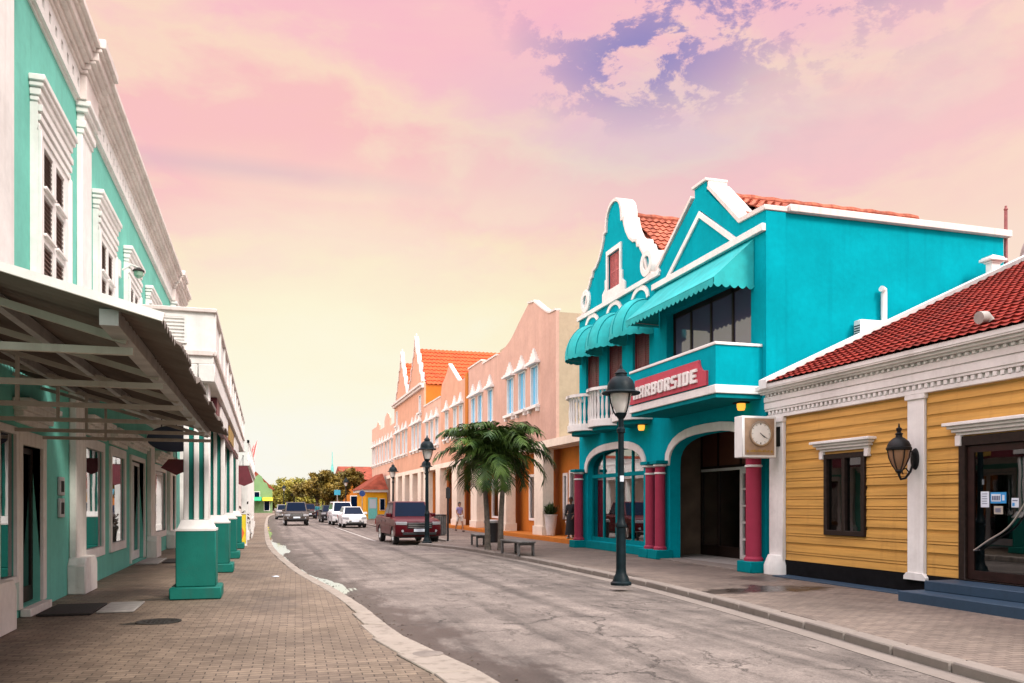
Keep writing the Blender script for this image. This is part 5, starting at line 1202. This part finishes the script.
FT = [(16,178,8.2,'tallest yellow green tree of the far trees, just left of the dark olive tree'),(10.5,182,7.8,'rounded yellow green tree in the middle of the far trees'),(6,186,7.0,'low yellow green tree near the left end of the far trees'),(1.8,190,6.0,'lowest pale green tree beside the lime green gabled building'),(21,176,9.0,'yellow green tree mostly hidden behind the dark olive tree'),(13,200,9,'farther olive crown showing above the row of far trees')]
for i, (x, y, h, lab) in enumerate(FT):
    tree((x,y,0), h, clumps(20+i,9,3.6,h*.38,h*.84,1.7,2.5), lab, M['leaf_yellow'], 30+i, 10000, .27)
hd = MB(); rr = random.Random(77)
for i in range(16000):
    x = rr.uniform(-60,140); y = 215+rr.uniform(0,22)+.0*x; z = abs(rr.gauss(0,1))*1.9*(1+.3*sin(x*.21)+.2*sin(x*.53))
    p = Vector((x,y,min(z,6.2))); a = Vector((rr.uniform(-1,1),rr.uniform(-1,1),rr.uniform(-1,1))).normalized()*.8; b = a.cross(Vector((rr.uniform(-1,1),rr.uniform(-1,1),rr.uniform(-1,1)))).normalized()*.5
    hd.add([p-a,p+b,p+a,p-b],[(0,1,2,3)])
tag(hd.build('far_woodland', M['leaf_yellow'], recalc=False, merge=False), 'distant belt of trees closing the end of the street', 'woodland', None, 'stuff')

def planter(x, y, zb, h, label, seed):
    t = thing('planter', (x,y,zb), label, 'planter')
    MB().lathe((x,y,zb), [(.17,0),(.19,.02),(.28,h-.06),(.30,h-.06),(.30,h),(.25,h),(.24,h-.06),(0,h-.06)], 20).build('pot', M['pot'], t)
    r = random.Random(seed); g = MB()
    for i in range(420):
        a = r.uniform(0,2*pi); e = r.uniform(.1,1.45); L = r.uniform(.25,.62); d = Vector((cos(a)*cos(e),sin(a)*cos(e),sin(e))); o = Vector((x+r.gauss(0,.07),y+r.gauss(0,.07),zb+h-.05+r.uniform(0,.15)))
        s = Vector((-sin(a),cos(a),0))*.022; m_ = o+d*L*.6; tp = o+d*L+Vector((0,0,-.12*L))
        g.add([o-s*.5,o+s*.5,m_+s,tp,m_-s],[(0,1,2,4),(4,2,3)])
    g.build('foliage', M['leaf_pot'], t, recalc=False, merge=False)
planter(12.25,35.0,.19,.95,'tall white pot with a dark green shrub left of the person in black','a')
planter(12.55,33.1,.19,.7,'pale pot with a bushy plant next to the crimson column','b')

# ------------------------------------------------------------------ vehicles (built facing -Y, wheels on z=0)
def arc(cy, r, zb, n=9):
    t0 = math.asin(max(-1, min(1, (zb-.36)/r)))
    return [(cy - r*cos(t), .36 + r*sin(t)) for t in [t0 + (pi-2*t0)*i/n for i in range(n+1)]]
def frustum(P, w0, w1):
    """greenhouse from ((y0,y1,z0),(y2,y3,z1)) half widths w0 below, w1 above"""
    (a, b, z0), (c, d, z1) = P
    return [(-w0,a,z0),(w0,a,z0),(w0,b,z0),(-w0,b,z0),(-w1,c,z1),(w1,c,z1),(w1,d,z1),(-w1,d,z1)]
def panel(mb, q, u0, u1, v0, v1, t=.012):
    a, b, c, d = [Vector(p) for p in q]    # a,b bottom; d,c top
    f = lambda u, v: a.lerp(b, u).lerp(d.lerp(c, u), v)
    n = (b-a).cross(d-a).normalized()*t; P = [f(u0,v0),f(u1,v0),f(u1,v1),f(u0,v1)]
    return mb.add([p-n*.5 for p in P]+[p+n for p in P], [(0,3,2,1),(4,5,6,7),(0,1,5,4),(1,2,6,5),(2,3,7,6),(3,0,4,7)])
def car(label, cat, paint, L, Wd, prof, gh, w0, w1, wheels, rw, zb, name='parked_car', loc=(0,0,0), rz=0, dark_low=False, grille=(.5,.62,.86), lights=(.74,.90), bed=None, roof_rails=False):
    t = thing(name, (0,0,0), label, cat); h = Wd/2
    low = [(wheels[0]-rw-.09,zb)]
    pts = prof[:] + [(L-.1,zb)] + arc(wheels[1], rw+.07, zb)[::-1] + arc(wheels[0], rw+.07, zb)[::-1]
    def pull(x):
        q = abs(x)/h
        return .30*max(0, q-.45)**2/.3025
    def slice_(x):
        f = pull(x); q = abs(x)/h; o = []
        for y, z in pts:
            yy = y + f*max(0, 1-y/1.0) - .6*f*max(0, (y-(L-.7))/.7)
            o.append((x, yy, z - (.05*max(0,(q-.6)/.4)**2 if z > .75*max(p[1] for p in prof) else 0)))
        return o
    xs = [-h,-.97*h,-.9*h,-.75*h,-.5*h,0,.5*h,.75*h,.9*h,.97*h,h]; bm_ = MB(); n_ = len(pts); sc_ = [slice_(x) for x in xs]
    sc_[0] = [(p[0], p[1], p[2]-.02) if p[2] > zb+.3 else p for p in sc_[0]]; sc_[-1] = [(p[0], p[1], p[2]-.02) if p[2] > zb+.3 else p for p in sc_[-1]]
    fs_ = [(i*n_+j, i*n_+(j+1)%n_, (i+1)*n_+(j+1)%n_, (i+1)*n_+j) for i in range(len(xs)-1) for j in range(n_)]
    tri = tessellate_polygon([[Vector((p[0], p[1], 0)) for p in pts]])
    fs_ += [tuple(q) for q in tri] + [tuple((len(xs)-1)*n_+i for i in reversed(q)) for q in tri]
    bm_.add([p for s_ in sc_ for p in s_], fs_).build('body', paint, t, bevel=.03, seg=2)
    V = frustum(gh, w0, w1)
    gb = MB().add(V, [(0,3,2,1),(4,5,6,7),(0,1,5,4),(1,2,6,5),(2,3,7,6),(3,0,4,7)]).build('cabin', paint, t, bevel=.05, seg=3)
    wn = MB(); panel(wn, (V[0],V[1],V[5],V[4]), .055, .945, .08, .93); wn.build('windscreen', M['car_glass'], gb)
    wn = MB(); panel(wn, (V[2],V[3],V[7],V[6]), .07, .93, .12, .9); wn.build('rear_window', M['car_glass'], gb)
    for s, q in ((1,(V[1],V[2],V[6],V[5])),(-1,(V[3],V[0],V[4],V[7]))):
        for a, b in ((.07,.47),(.51,.92)):
            if s < 0: a, b = 1-b, 1-a
            w_ = MB(); panel(w_, q, a, b, .12, .9); w_.build('side_window', M['car_glass'], gb)
    MB().box(-h+.14,h-.14,.35,L-.3,zb-.12,zb+.35).build('underbody', M['trim'], t)
    for y in wheels:
        for s in (-1,1):
            x = s*(h-.13)
            wl = MB().lathe((x,y,rw), [(rw*.55,-.11),(rw*.9,-.115),(rw,-.08),(rw,.08),(rw*.9,.115),(rw*.55,.11)], 24, 'x').build('wheel', M['rubber'], t)
            rm = MB().lathe((x,y,rw), [(0,s*.075),(rw*.2,s*.085),(rw*.22,s*.07),(rw*.55,s*.06),(rw*.60,s*.118),(rw*.62,s*.112)], 24, 'x')
            for i in range(6): tq_ = 2*pi*i/6; rm.bar((x+s*.085,y+rw*.12*cos(tq_),rw+rw*.12*sin(tq_)),(x+s*.10,y+rw*.57*cos(tq_),rw+rw*.57*sin(tq_)),rw*.2,.02)
            rm.build('rim', M['steel'], wl)
    g0, z0, z1 = grille
    gr = MB().box(-g0,g0,-.02,.06,z0,z1).build('grille', M['trim'], t, bevel=.015); br = MB()
    for i in range(3): zz = z0+(z1-z0)*(i+.7)/3.4; br.box(-g0*.94,g0*.94,-.032,-.018,zz-.012,zz+.012)
    br.build('chrome_bar', M['steel'], gr)
    for s in (-1,1):
        a, b = g0+.02, h-.03
        MB().prism([(s*a,pull(a)-.015),(s*(a+b)/2,pull((a+b)/2)-.012),(s*b,pull(b)+.0),(s*(h+.006),.46),(s*(h-.1),.46),(s*a,.16)],'z',lights[0],lights[1]).build('headlight', M['headlight'], t, bevel=.012)
        MB().box(s*(h-.16),s*(h+.012),L-.09,L+.008,zb+.35,zb+.62).build('tail_light', M['taillight'], t)
        MB().lathe((s*(h-.28),pull(h-.28)+.03,zb+.18), [(0,-.03),(.055,-.03),(.065,.03),(0,.03)], 14, 'y').build('fog_light', M['headlight'], t)
        (a_, b_, z_), _ = gh
        MB().box(s*(w0-.02),s*(w0+.22),a_+.34,a_+.44,z_+.03,z_+.20).build('wing_mirror', paint, t, bevel=.03, seg=2)
        for yy in ((a_+.75),(a_+1.65)): MB().box(s*(h-.002),s*(h+.02),yy+.4,yy+.58,z_-.17,z_-.14).build('door_handle', M['trim'], t)
    MB().box(-h*.72,h*.72,-.02,.09,zb+.01,zb+.12).build('bumper', M['trim'] if dark_low else M['trim'], t, bevel=.02)
    MB().box(-.26,.26,-.045,-.03,zb+.15,zb+.27).build('number_plate', M['paper'], t)
    if bed: MB().box(-h+.1,h-.1,bed[0],bed[1],bed[2]-.35,bed[2]+.004).build('load_bed', M['trim'], t)
    if roof_rails:
        for s in (-1,1): MB().tube([(s*w1*.92,gh[1][0]+.2,gh[1][2]+.05),(s*w1*.92,gh[1][1]-.2,gh[1][2]+.05)], .02, 6).build('roof_rail', M['trim'], t)
    ln = MB()
    (a_, b_, z_), _ = gh
    for s in (-1,1):
        for yy in (a_+.15,a_+1.12,min(b_,a_+2.1)): ln.box(s*(h-.003),s*(h+.0025),yy-.006,yy+.006,zb+.12,z_-.06)
    ln.build('door_seam', M['trim'], t)
    place(t, loc, rz); return t
car('burgundy double cab pickup truck parked at the kerb behind the second lamp post', 'pickup truck', M['burgundy'], 5.3, 1.96,
    [(.14,.36),(.05,.42),(.01,.52),(.0,.66),(.0,.80),(.03,.93),(.09,1.01),(.2,1.06),(.5,1.11),(1.0,1.15),(1.5,1.17),(3.7,1.19),(3.72,1.21),(5.24,1.22),(5.30,1.15),(5.3,.6)],
    ((1.42,3.72,1.13),(2.12,3.42,1.84)), .88, .70, (.98,4.15), .385, .42, 'pickup_truck', (6.20,34.25,-.118), .04, True, (.52,.70,.95), (.85,.98), bed=(3.85,5.18,1.22))
car('white hatchback parked facing the camera behind the burgundy pickup', 'car', M['car_white'], 3.95, 1.70,
    [(.06,.30),(.0,.5),(.03,.72),(.15,.82),(.95,.95),(3.7,.98),(3.9,.9),(3.95,.5)],
    ((.88,3.82,.92),(1.75,3.42,1.50)), .78, .58, (.78,3.25), .31, .28, 'parked_car', (6.12,59.2,-.118), .02, False, (.42,.36,.52), (.62,.78))
car('white minivan parked behind the white hatchback, partly hidden by it', 'van', M['car_white'], 4.5, 1.78,
    [(.06,.34),(.0,.6),(.03,.88),(.15,.98),(.9,1.1),(4.3,1.12),(4.46,1.0),(4.5,.5)],
    ((.8,4.42,1.05),(1.55,4.2,1.86)), .83, .68, (.85,3.6), .33, .32, 'parked_van', (5.95,66,-.118), .02, False, (.45,.5,.68), (.74,.9))
car('black car parked behind the white minivan', 'car', M['car_black'], 4.3, 1.75,
    [(.06,.32),(.0,.52),(.03,.76),(.15,.86),(1.0,.98),(4.1,1.0),(4.26,.9),(4.3,.5)],
    ((.95,4.1,.95),(1.8,3.7,1.58)), .80, .62, (.82,3.5), .32, .3, 'parked_car', (5.75,76,-.118), .02)
car('old boxy off road car with a dark body driving towards the camera', 'off-road car', M['car_brown'], 4.7, 1.88,
    [(.06,.46),(.0,.66),(.02,.98),(.1,1.06),(1.2,1.13),(4.55,1.15),(4.68,1.05),(4.7,.6)],
    ((1.15,4.62,1.08),(1.72,4.48,1.84)), .86, .72, (.85,3.75), .39, .44, 'moving_car', (2.36,66.2,-.118), .0, True, (.46,.70,.94), (.74,.92), roof_rails=True)
car('pale car farther up the street, left of the boxy off road car', 'car', M['car_silver'], 4.4, 1.75,
    [(.06,.32),(.0,.52),(.03,.8),(.15,.9),(1.0,1.0),(4.2,1.02),(4.36,.9),(4.4,.5)],
    ((.95,4.2,.97),(1.7,3.9,1.6)), .80, .64, (.82,3.55), .32, .3, 'moving_car', (2.0,92,-.118), .02)
car('dark maroon car farther up the street, right of the boxy off road car', 'car', M['car_dark'], 4.5, 1.8,
    [(.06,.36),(.0,.56),(.03,.86),(.15,.96),(1.0,1.06),(4.3,1.08),(4.46,.95),(4.5,.5)],
    ((.95,4.3,1.02),(1.7,4.05,1.68)), .82, .66, (.84,3.6), .34, .34, 'moving_car', (4.75,95,-.118), .02)

# ------------------------------------------------------------------ people
def skinned(name, mat, verts, edges, radii, parent, root=0, sub=2):
    me = bpy.data.meshes.new(name); me.from_pydata(verts, edges, []); me.materials.append(mat)
    ob = bpy.data.objects.new(name, me); COL.objects.link(ob)
    if parent: ob.parent = parent; ORIGIN[ob.name] = Vector((0,0,0))
    md = ob.modifiers.new('skin', 'SKIN'); md.use_smooth_shade = True; md.branch_smoothing = .3
    for i, r in enumerate(radii):
        sv = me.skin_vertices[0].data[i]; sv.radius = (r, r) if not isinstance(r, tuple) else r; sv.use_root = (i == root)
    s_ = ob.modifiers.new('subdivision', 'SUBSURF'); s_.levels = sub; s_.render_levels = sub
    return ob
def person(label, loc, rz, top, bottom, skin, hair, stride=0.0, arm=(.0,.0), sleeves='long', skirt=None, hairlen=0, group=None, hgt=1.0):
    """upright figure facing -Y. stride: leg swing; arm: forward bend of left and right forearm"""
    t = thing('person', (0,0,0), label, 'person', group); V = []; E = []; R = []
    def add(p, r, par=None):
        V.append(tuple(Vector(p)*hgt)); R.append((r*hgt, r*hgt) if not isinstance(r, tuple) else (r[0]*hgt, r[1]*hgt))
        if par is not None: E.append((par, len(V)-1))
        return len(V)-1
    pv = add((0,0,.94), (.125,.10)); sp_ = add((0,.0,1.10), (.115,.09), pv); ch = add((0,.005,1.28), (.135,.10), sp_); nb = add((0,.01,1.41), (.07,.06), ch)
    nk = add((0,0,1.475), .048, nb); hd_ = add((0,-.015,1.55), (.066,.078), nk); h2 = add((0,-.012,1.63), (.070,.085), hd_); add((0,0,1.695), (.04,.05), h2)
    wr = {}; JT = {}
    for s, k in ((1,0),(-1,1)):
        sh = add((s*.165,.01,1.375), .052, ch); sw = arm[k]
        el = Vector((s*.215,.03-.10*sw,1.10)); e = add(el, .038, sh); w = el + Vector((s*-.01,-.06-.20*min(1,sw*1.5),-.23+.16*sw)); wv = add(w, .027, e)
        d = (w-el).normalized(); pm = add(w + d*.06, (.034,.018), wv); kn = w + d*.095
        for q, (o, ln) in enumerate(((-.024,.066),(-.008,.078),(.008,.072),(.023,.056))):
            a = add(kn + Vector((0,o,0)), .0085, pm); b_ = add(kn + Vector((-s*.008,o,0)) + d*ln*.55, .008, a); add(kn + Vector((-s*.03,o,0)) + d*ln, .006, b_)
        a = add(w + d*.045 + Vector((-s*.012,-.032,0)), .010, pm); add(w + d*.085 + Vector((-s*.02,-.05,0)), .008, a)
        hp = add((s*.095,0,.88), .085, pv); st = stride*s
        kn_ = add((s*.10,-.22*st-.01,.49+.02*abs(st)), .055, hp); ak = add((s*.10,-.40*st+.02+(.06 if st < 0 else 0),.085+(.05 if st < 0 else 0)), .038, kn_)
        JT[s] = (V[hp], V[kn_], V[ak], V[sh], V[e], V[wv])
        hl = add((s*.10,V[ak][1]/hgt+.03,.035+(.05 if st < 0 else 0)), .032, ak); add((s*.11,V[ak][1]/hgt-.15,.028), .030, ak)
    skinned('body', skin, V, E, R, t, 0)
    tv = [V[pv], V[sp_], V[ch], V[nb]]; te = [(0,1),(1,2),(2,3)]; tr = [(.135,.112),(.128,.104),(.148,.115),(.082,.07)]
    for s in (1,-1):
        hp, kn_, ak, sh, e, wv = JT[s]; i = len(tv); tv += [sh, e]; te += [(2,i),(i,i+1)]; tr += [.064,.050]
        if sleeves == 'long': tv.append(tuple(Vector(e).lerp(Vector(wv), .9))); te.append((i+1,i+2)); tr.append(.038)
        else: tv[i+1] = tuple(Vector(sh).lerp(Vector(e), .6))
    skinned('shirt', top, tv, te, [tuple(q*hgt for q in r) if isinstance(r, tuple) else r*hgt for r in tr], t, 0)
    if skirt:
        z = skirt; MB().lathe((0,0,0), [(.13*hgt,1.02*hgt),(.165*hgt,.9*hgt),(.20*hgt,.6*hgt),(.24*hgt,z*hgt),(.22*hgt,z*hgt+.01),(.1,.98*hgt)], 18).build('skirt', bottom, t)
    else:
        bv = [V[pv]]; be = []; brr = [(.14,.115)]; cut = .92 if sleeves == 'long' else .0
        for s in (1,-1):
            hp, kn_, ak, *_ = JT[s]; i = len(bv); bv += [hp, kn_ if cut else tuple(Vector(hp).lerp(Vector(kn_), .85))]; be += [(0,i),(i,i+1)]; brr += [.098,.072 if cut else .085]
            if cut: bv.append(tuple(Vector(kn_).lerp(Vector(ak), .92))); be.append((i+1,i+2)); brr.append(.055)
        skinned('trousers' if cut else 'shorts', bottom, bv, be, [tuple(q*hgt for q in r) if isinstance(r, tuple) else r*hgt for r in brr], t, 0)
    H = 1.60*hgt
    hr = MB().ball((0,.012,H+.028), (.086*hgt,.102*hgt,.098*hgt), 16, 8, -.05, 1)
    hr.ball((0,.045,H-.01), (.080*hgt,.075*hgt,(.10+hairlen)*hgt), 14, 8, -1, .9); hr.build('hair', hair, t)
    fc = MB().ball((.028*hgt,-.092*hgt,H-.01), (.011,.006,.007), 8, 6).ball((-.028*hgt,-.092*hgt,H-.01), (.011,.006,.007), 8, 6).box(-.024,.024,-.094*hgt,-.086*hgt,H-.075*hgt,H-.066*hgt)
    fc.build('eyes_and_mouth', M['darkwood'], t); MB().ball((0,-.098*hgt,H-.04*hgt), (.013,.018,.024), 8, 6).ball((.078*hgt,0,H-.02), (.012,.022,.032), 8, 6).ball((-.078*hgt,0,H-.02), (.012,.022,.032), 8, 6).build('nose_and_ears', skin, t)
    for s in (1,-1):
        hp, kn_, ak, *_ = JT[s]; MB().ball((ak[0]+s*.004,ak[1]-.055*hgt,max(.04,ak[2]-.045)), (.052,.135,.045), 12, 8, -1, .95).build('shoe', M['white_plastic'] if skirt else M['trim'], t)
    place(t, loc, rz); return t
sk1 = plain('tan_skin', (.34,.17,.10), .55, 0, .08, 10, 0); sk2 = plain('brown_skin', (.16,.075,.04), .55, 0, .08, 10, 0)
lil = plain('lilac_cloth', (.34,.30,.56), .85, 0, .15, 8, .1); wcl = plain('white_cloth', (.74,.70,.66), .85, 0, .1, 8, .1); bcl = plain('black_cloth', (.010,.010,.012), .9, 0, .2, 8, .1)
tcl = plain('teal_cloth', (.02,.20,.25), .85, 0, .15, 8, .1); ncl = plain('navy_cloth', (.015,.02,.045), .85, 0, .15, 8, .1); hrm = plain('dark_brown_hair', (.03,.017,.011), .6, 0, .2, 20, .2); gcl = plain('grey_cloth', (.12,.12,.13), .85, 0, .15, 8, .1)
person('person in a lilac top and white shorts walking by the dark shop entrance', (10.75,46.6,0), .35, lil, wcl, sk1, hrm, .55, (.15,.35), 'short', None, .05)
person('person in long black clothes and white shoes standing half behind the crimson column', (11.98,31.75,.19), -.9, bcl, bcl, sk2, hrm, .0, (.3,.3), 'long', .16, .0)
person('person in a teal top and dark trousers walking beside the parked vehicles far away', (5.2,88,-.12), .1, tcl, ncl, sk2, hrm, .5, (.1,.3), 'long')
person('person in grey walking in the road just behind the person in teal', (5.75,93,-.12), -.1, gcl, ncl, sk2, hrm, -.45, (.2,.1), 'long')

# ------------------------------------------------------------------ camera, sky, sun
F = 828.0; TH = math.atan(247/F)
cd = bpy.data.cameras.new('camera'); cam = bpy.data.objects.new('camera', cd); COL.objects.link(cam); scene.camera = cam
cam.location = (0,0,1.65); cam.rotation_euler = (pi/2, 0, -TH); cd.sensor_width = 36; cd.lens = 36*F/1024; cd.shift_y = (503-341.5)/1024
cd.clip_start = .05; cd.clip_end = 4000

SUN_EL, SUN_AZ = radians(44), radians(152)     # azimuth clockwise from +Y
sl = bpy.data.lights.new('sun', 'SUN'); so = bpy.data.objects.new('sun', sl); COL.objects.link(so)
sl.energy = 2.6; sl.angle = radians(16); sl.color = (1,.93,.84)
sd = Vector((sin(SUN_AZ)*cos(SUN_EL), cos(SUN_AZ)*cos(SUN_EL), sin(SUN_EL))); so.rotation_euler = sd.to_track_quat('Z','Y').to_euler(); so.location = sd*60

w = bpy.data.worlds.new('World'); scene.world = w; w.use_nodes = True; T = w.node_tree; T.nodes.clear()
class WN(N):
    def __init__(self): self.t = T
k = WN()
out = k.n('ShaderNodeOutputWorld'); sky = k.n('ShaderNodeTexSky'); sky.sky_type = 'NISHITA'; sky.sun_disc = False
sky.sun_elevation = SUN_EL; sky.sun_rotation = SUN_AZ
bg1 = k.n('ShaderNodeBackground'); bg1.inputs['Strength'].default_value = .06; k.l(sky.outputs[0], bg1.inputs['Color'])
tc = k.n('ShaderNodeTexCoord'); D = tc.outputs['Generated']; sep = k.n('ShaderNodeSeparateXYZ'); k.l(D, sep.inputs[0]); EL = sep.outputs['Z']
def mapn(scale, rot=(0,0,0), loc=(0,0,0)):
    mp = k.n('ShaderNodeMapping'); mp.inputs['Scale'].default_value = scale; mp.inputs['Rotation'].default_value = rot; mp.inputs['Location'].default_value = loc; k.l(D, mp.inputs['Vector']); return mp.outputs[0]
soft = k.noise(mapn((1,1,2.6)), 2.6, 6, .55, .3); fine = k.noise(mapn((1,1,2.0),(0,0,.3)), 7.0, 8, .6, .5)
e = k.math('ADD', EL, k.math('MULTIPLY', k.math('SUBTRACT', soft, .5), .42)); e = k.math('ADD', e, k.math('MULTIPLY', k.math('SUBTRACT', fine, .5), .16))
base = k.ramp(e, [(0.0,(1.0,.98,.91)),(.11,(1.03,.98,.76)),(.22,(1.04,.91,.59)),(.29,(1.03,.78,.57)),(.34,(1.02,.57,.58)),(.39,(1.02,.58,.56)),(.43,(1.03,.74,.58)),(.48,(1.02,.58,.61)),(.55,(1.02,.52,.62)),(1.0,(.98,.90,.92))])
def spot(az, el, r0, r1, sx=1.0, sz=1.0):
    """soft mask round a direction (degrees), wider in azimuth or elevation by sx, sz"""
    a, b = radians(az), radians(el); c = Vector((sin(a)*cos(b), cos(a)*cos(b), sin(b)))
    right = Vector((cos(a), -sin(a), 0)); upv = right.cross(c)
    vs = []
    for ax, s in ((right, sx), (upv, sz)):
        d = k.n('ShaderNodeVectorMath', operation='DOT_PRODUCT'); k.l(D, d.inputs[0]); d.inputs[1].default_value = ax
        vs.append(k.math('POWER', k.math('ABSOLUTE', k.math('DIVIDE', d.outputs['Value'], s)), 2.0))
    fwd = k.n('ShaderNodeVectorMath', operation='DOT_PRODUCT'); k.l(D, fwd.inputs[0]); fwd.inputs[1].default_value = c
    dist = k.math('SQRT', k.math('ADD', vs[0], vs[1]))
    return k.math('MULTIPLY', k.ramp(dist, [(r0, 1.0), (r1, 0.0)]), k.math('GREATER_THAN', fwd.outputs['Value'], 0))
c0 = k.math('MULTIPLY', spot(4,11,.0,.30,1.3,.5), .8)
base = k.mix(c0, base, (1.06,1.0,.78))
# lavender grey veil, blue violet gaps, a thin mauve streak
veil = k.math('MULTIPLY', spot(30,24,.02,.26,1.5,.55), k.ramp(soft, [(.36,0.0),(.62,.6)]))
c = k.mix(veil, base, (.66,.60,.70))
gap = k.noise(mapn((1,1,1.7),(0,0,.7),(3,1,0)), 13, 10, .66, .25)
def gapmask(sp, lo, hi): return k.math('MULTIPLY', sp, k.ramp(gap, [(lo,0.0),(hi,1.0)]))
g1 = gapmask(spot(33,33.5,.04,.20,1.45,.8), .505, .55)
c = k.mix(k.math('MULTIPLY', g1, .95), c, k.mix(k.ramp(gap, [(.5,0.0),(.66,1.0)]), (.42,.30,.55), (.17,.16,.46)))
g2 = gapmask(spot(25.5,28,.02,.10,1.5,.8), .49, .54)
c = k.mix(k.math('MULTIPLY', g2, .9), c, (.30,.26,.56))
g3 = k.math('MULTIPLY', spot(-1.5,21,.02,.16,1.6,.10), .42)
c = k.mix(g3, c, (.62,.46,.58))
g4 = k.math('MULTIPLY', spot(40,24,.0,.22,1.5,.6), k.ramp(gap, [(.45,0.0),(.65,.55)]))
c = k.mix(g4, c, (.80,.52,.58))
c = k.mix(k.math('MULTIPLY', spot(47,17,.0,.34,1.2,.8), .62), c, (1.02,.66,.64))
c = k.mix(k.math('MULTIPLY', spot(9,18,.0,.26,1.7,.40), k.ramp(soft, [(.40,0.0),(.62,.85)])), c, (1.05,.95,.66))
# overcast sky, with brightness added overhead and behind the camera to light the facades
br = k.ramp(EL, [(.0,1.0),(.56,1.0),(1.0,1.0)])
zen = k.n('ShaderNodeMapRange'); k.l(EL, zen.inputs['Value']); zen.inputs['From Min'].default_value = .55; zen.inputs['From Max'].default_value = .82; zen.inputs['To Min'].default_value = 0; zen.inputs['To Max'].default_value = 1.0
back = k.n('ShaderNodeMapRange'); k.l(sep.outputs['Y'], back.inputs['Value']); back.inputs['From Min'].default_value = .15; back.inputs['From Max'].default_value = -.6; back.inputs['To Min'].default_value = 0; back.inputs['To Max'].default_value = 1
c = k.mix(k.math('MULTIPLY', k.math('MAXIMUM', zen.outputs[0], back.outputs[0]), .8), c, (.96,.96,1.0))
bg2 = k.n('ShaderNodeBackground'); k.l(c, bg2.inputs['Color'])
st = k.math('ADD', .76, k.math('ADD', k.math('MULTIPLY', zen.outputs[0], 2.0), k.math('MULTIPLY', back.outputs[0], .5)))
side = []  # extra sky brightness added left and right of the view to light the facades
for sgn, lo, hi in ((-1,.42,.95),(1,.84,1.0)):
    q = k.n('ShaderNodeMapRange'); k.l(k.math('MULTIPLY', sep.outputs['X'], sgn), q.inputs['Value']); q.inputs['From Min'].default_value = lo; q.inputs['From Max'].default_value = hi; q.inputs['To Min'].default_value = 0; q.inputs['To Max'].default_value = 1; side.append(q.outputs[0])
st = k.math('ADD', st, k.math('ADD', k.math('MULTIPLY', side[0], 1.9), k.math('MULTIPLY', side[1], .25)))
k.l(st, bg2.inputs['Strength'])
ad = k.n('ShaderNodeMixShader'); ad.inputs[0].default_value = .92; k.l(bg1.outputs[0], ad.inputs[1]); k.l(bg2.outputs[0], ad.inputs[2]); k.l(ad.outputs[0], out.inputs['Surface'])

vs_ = scene.view_settings; vs_.view_transform = 'Standard'; vs_.look = 'None'; vs_.exposure = .4; vs_.gamma = 1; vs_.use_curve_mapping = False
scene.render.engine = 'CYCLES'; scene.cycles.use_denoising = True; scene.cycles.max_bounces = 6; scene.cycles.transparent_max_bounces = 10; scene.cycles.caustics_reflective = False; scene.cycles.caustics_refractive = False
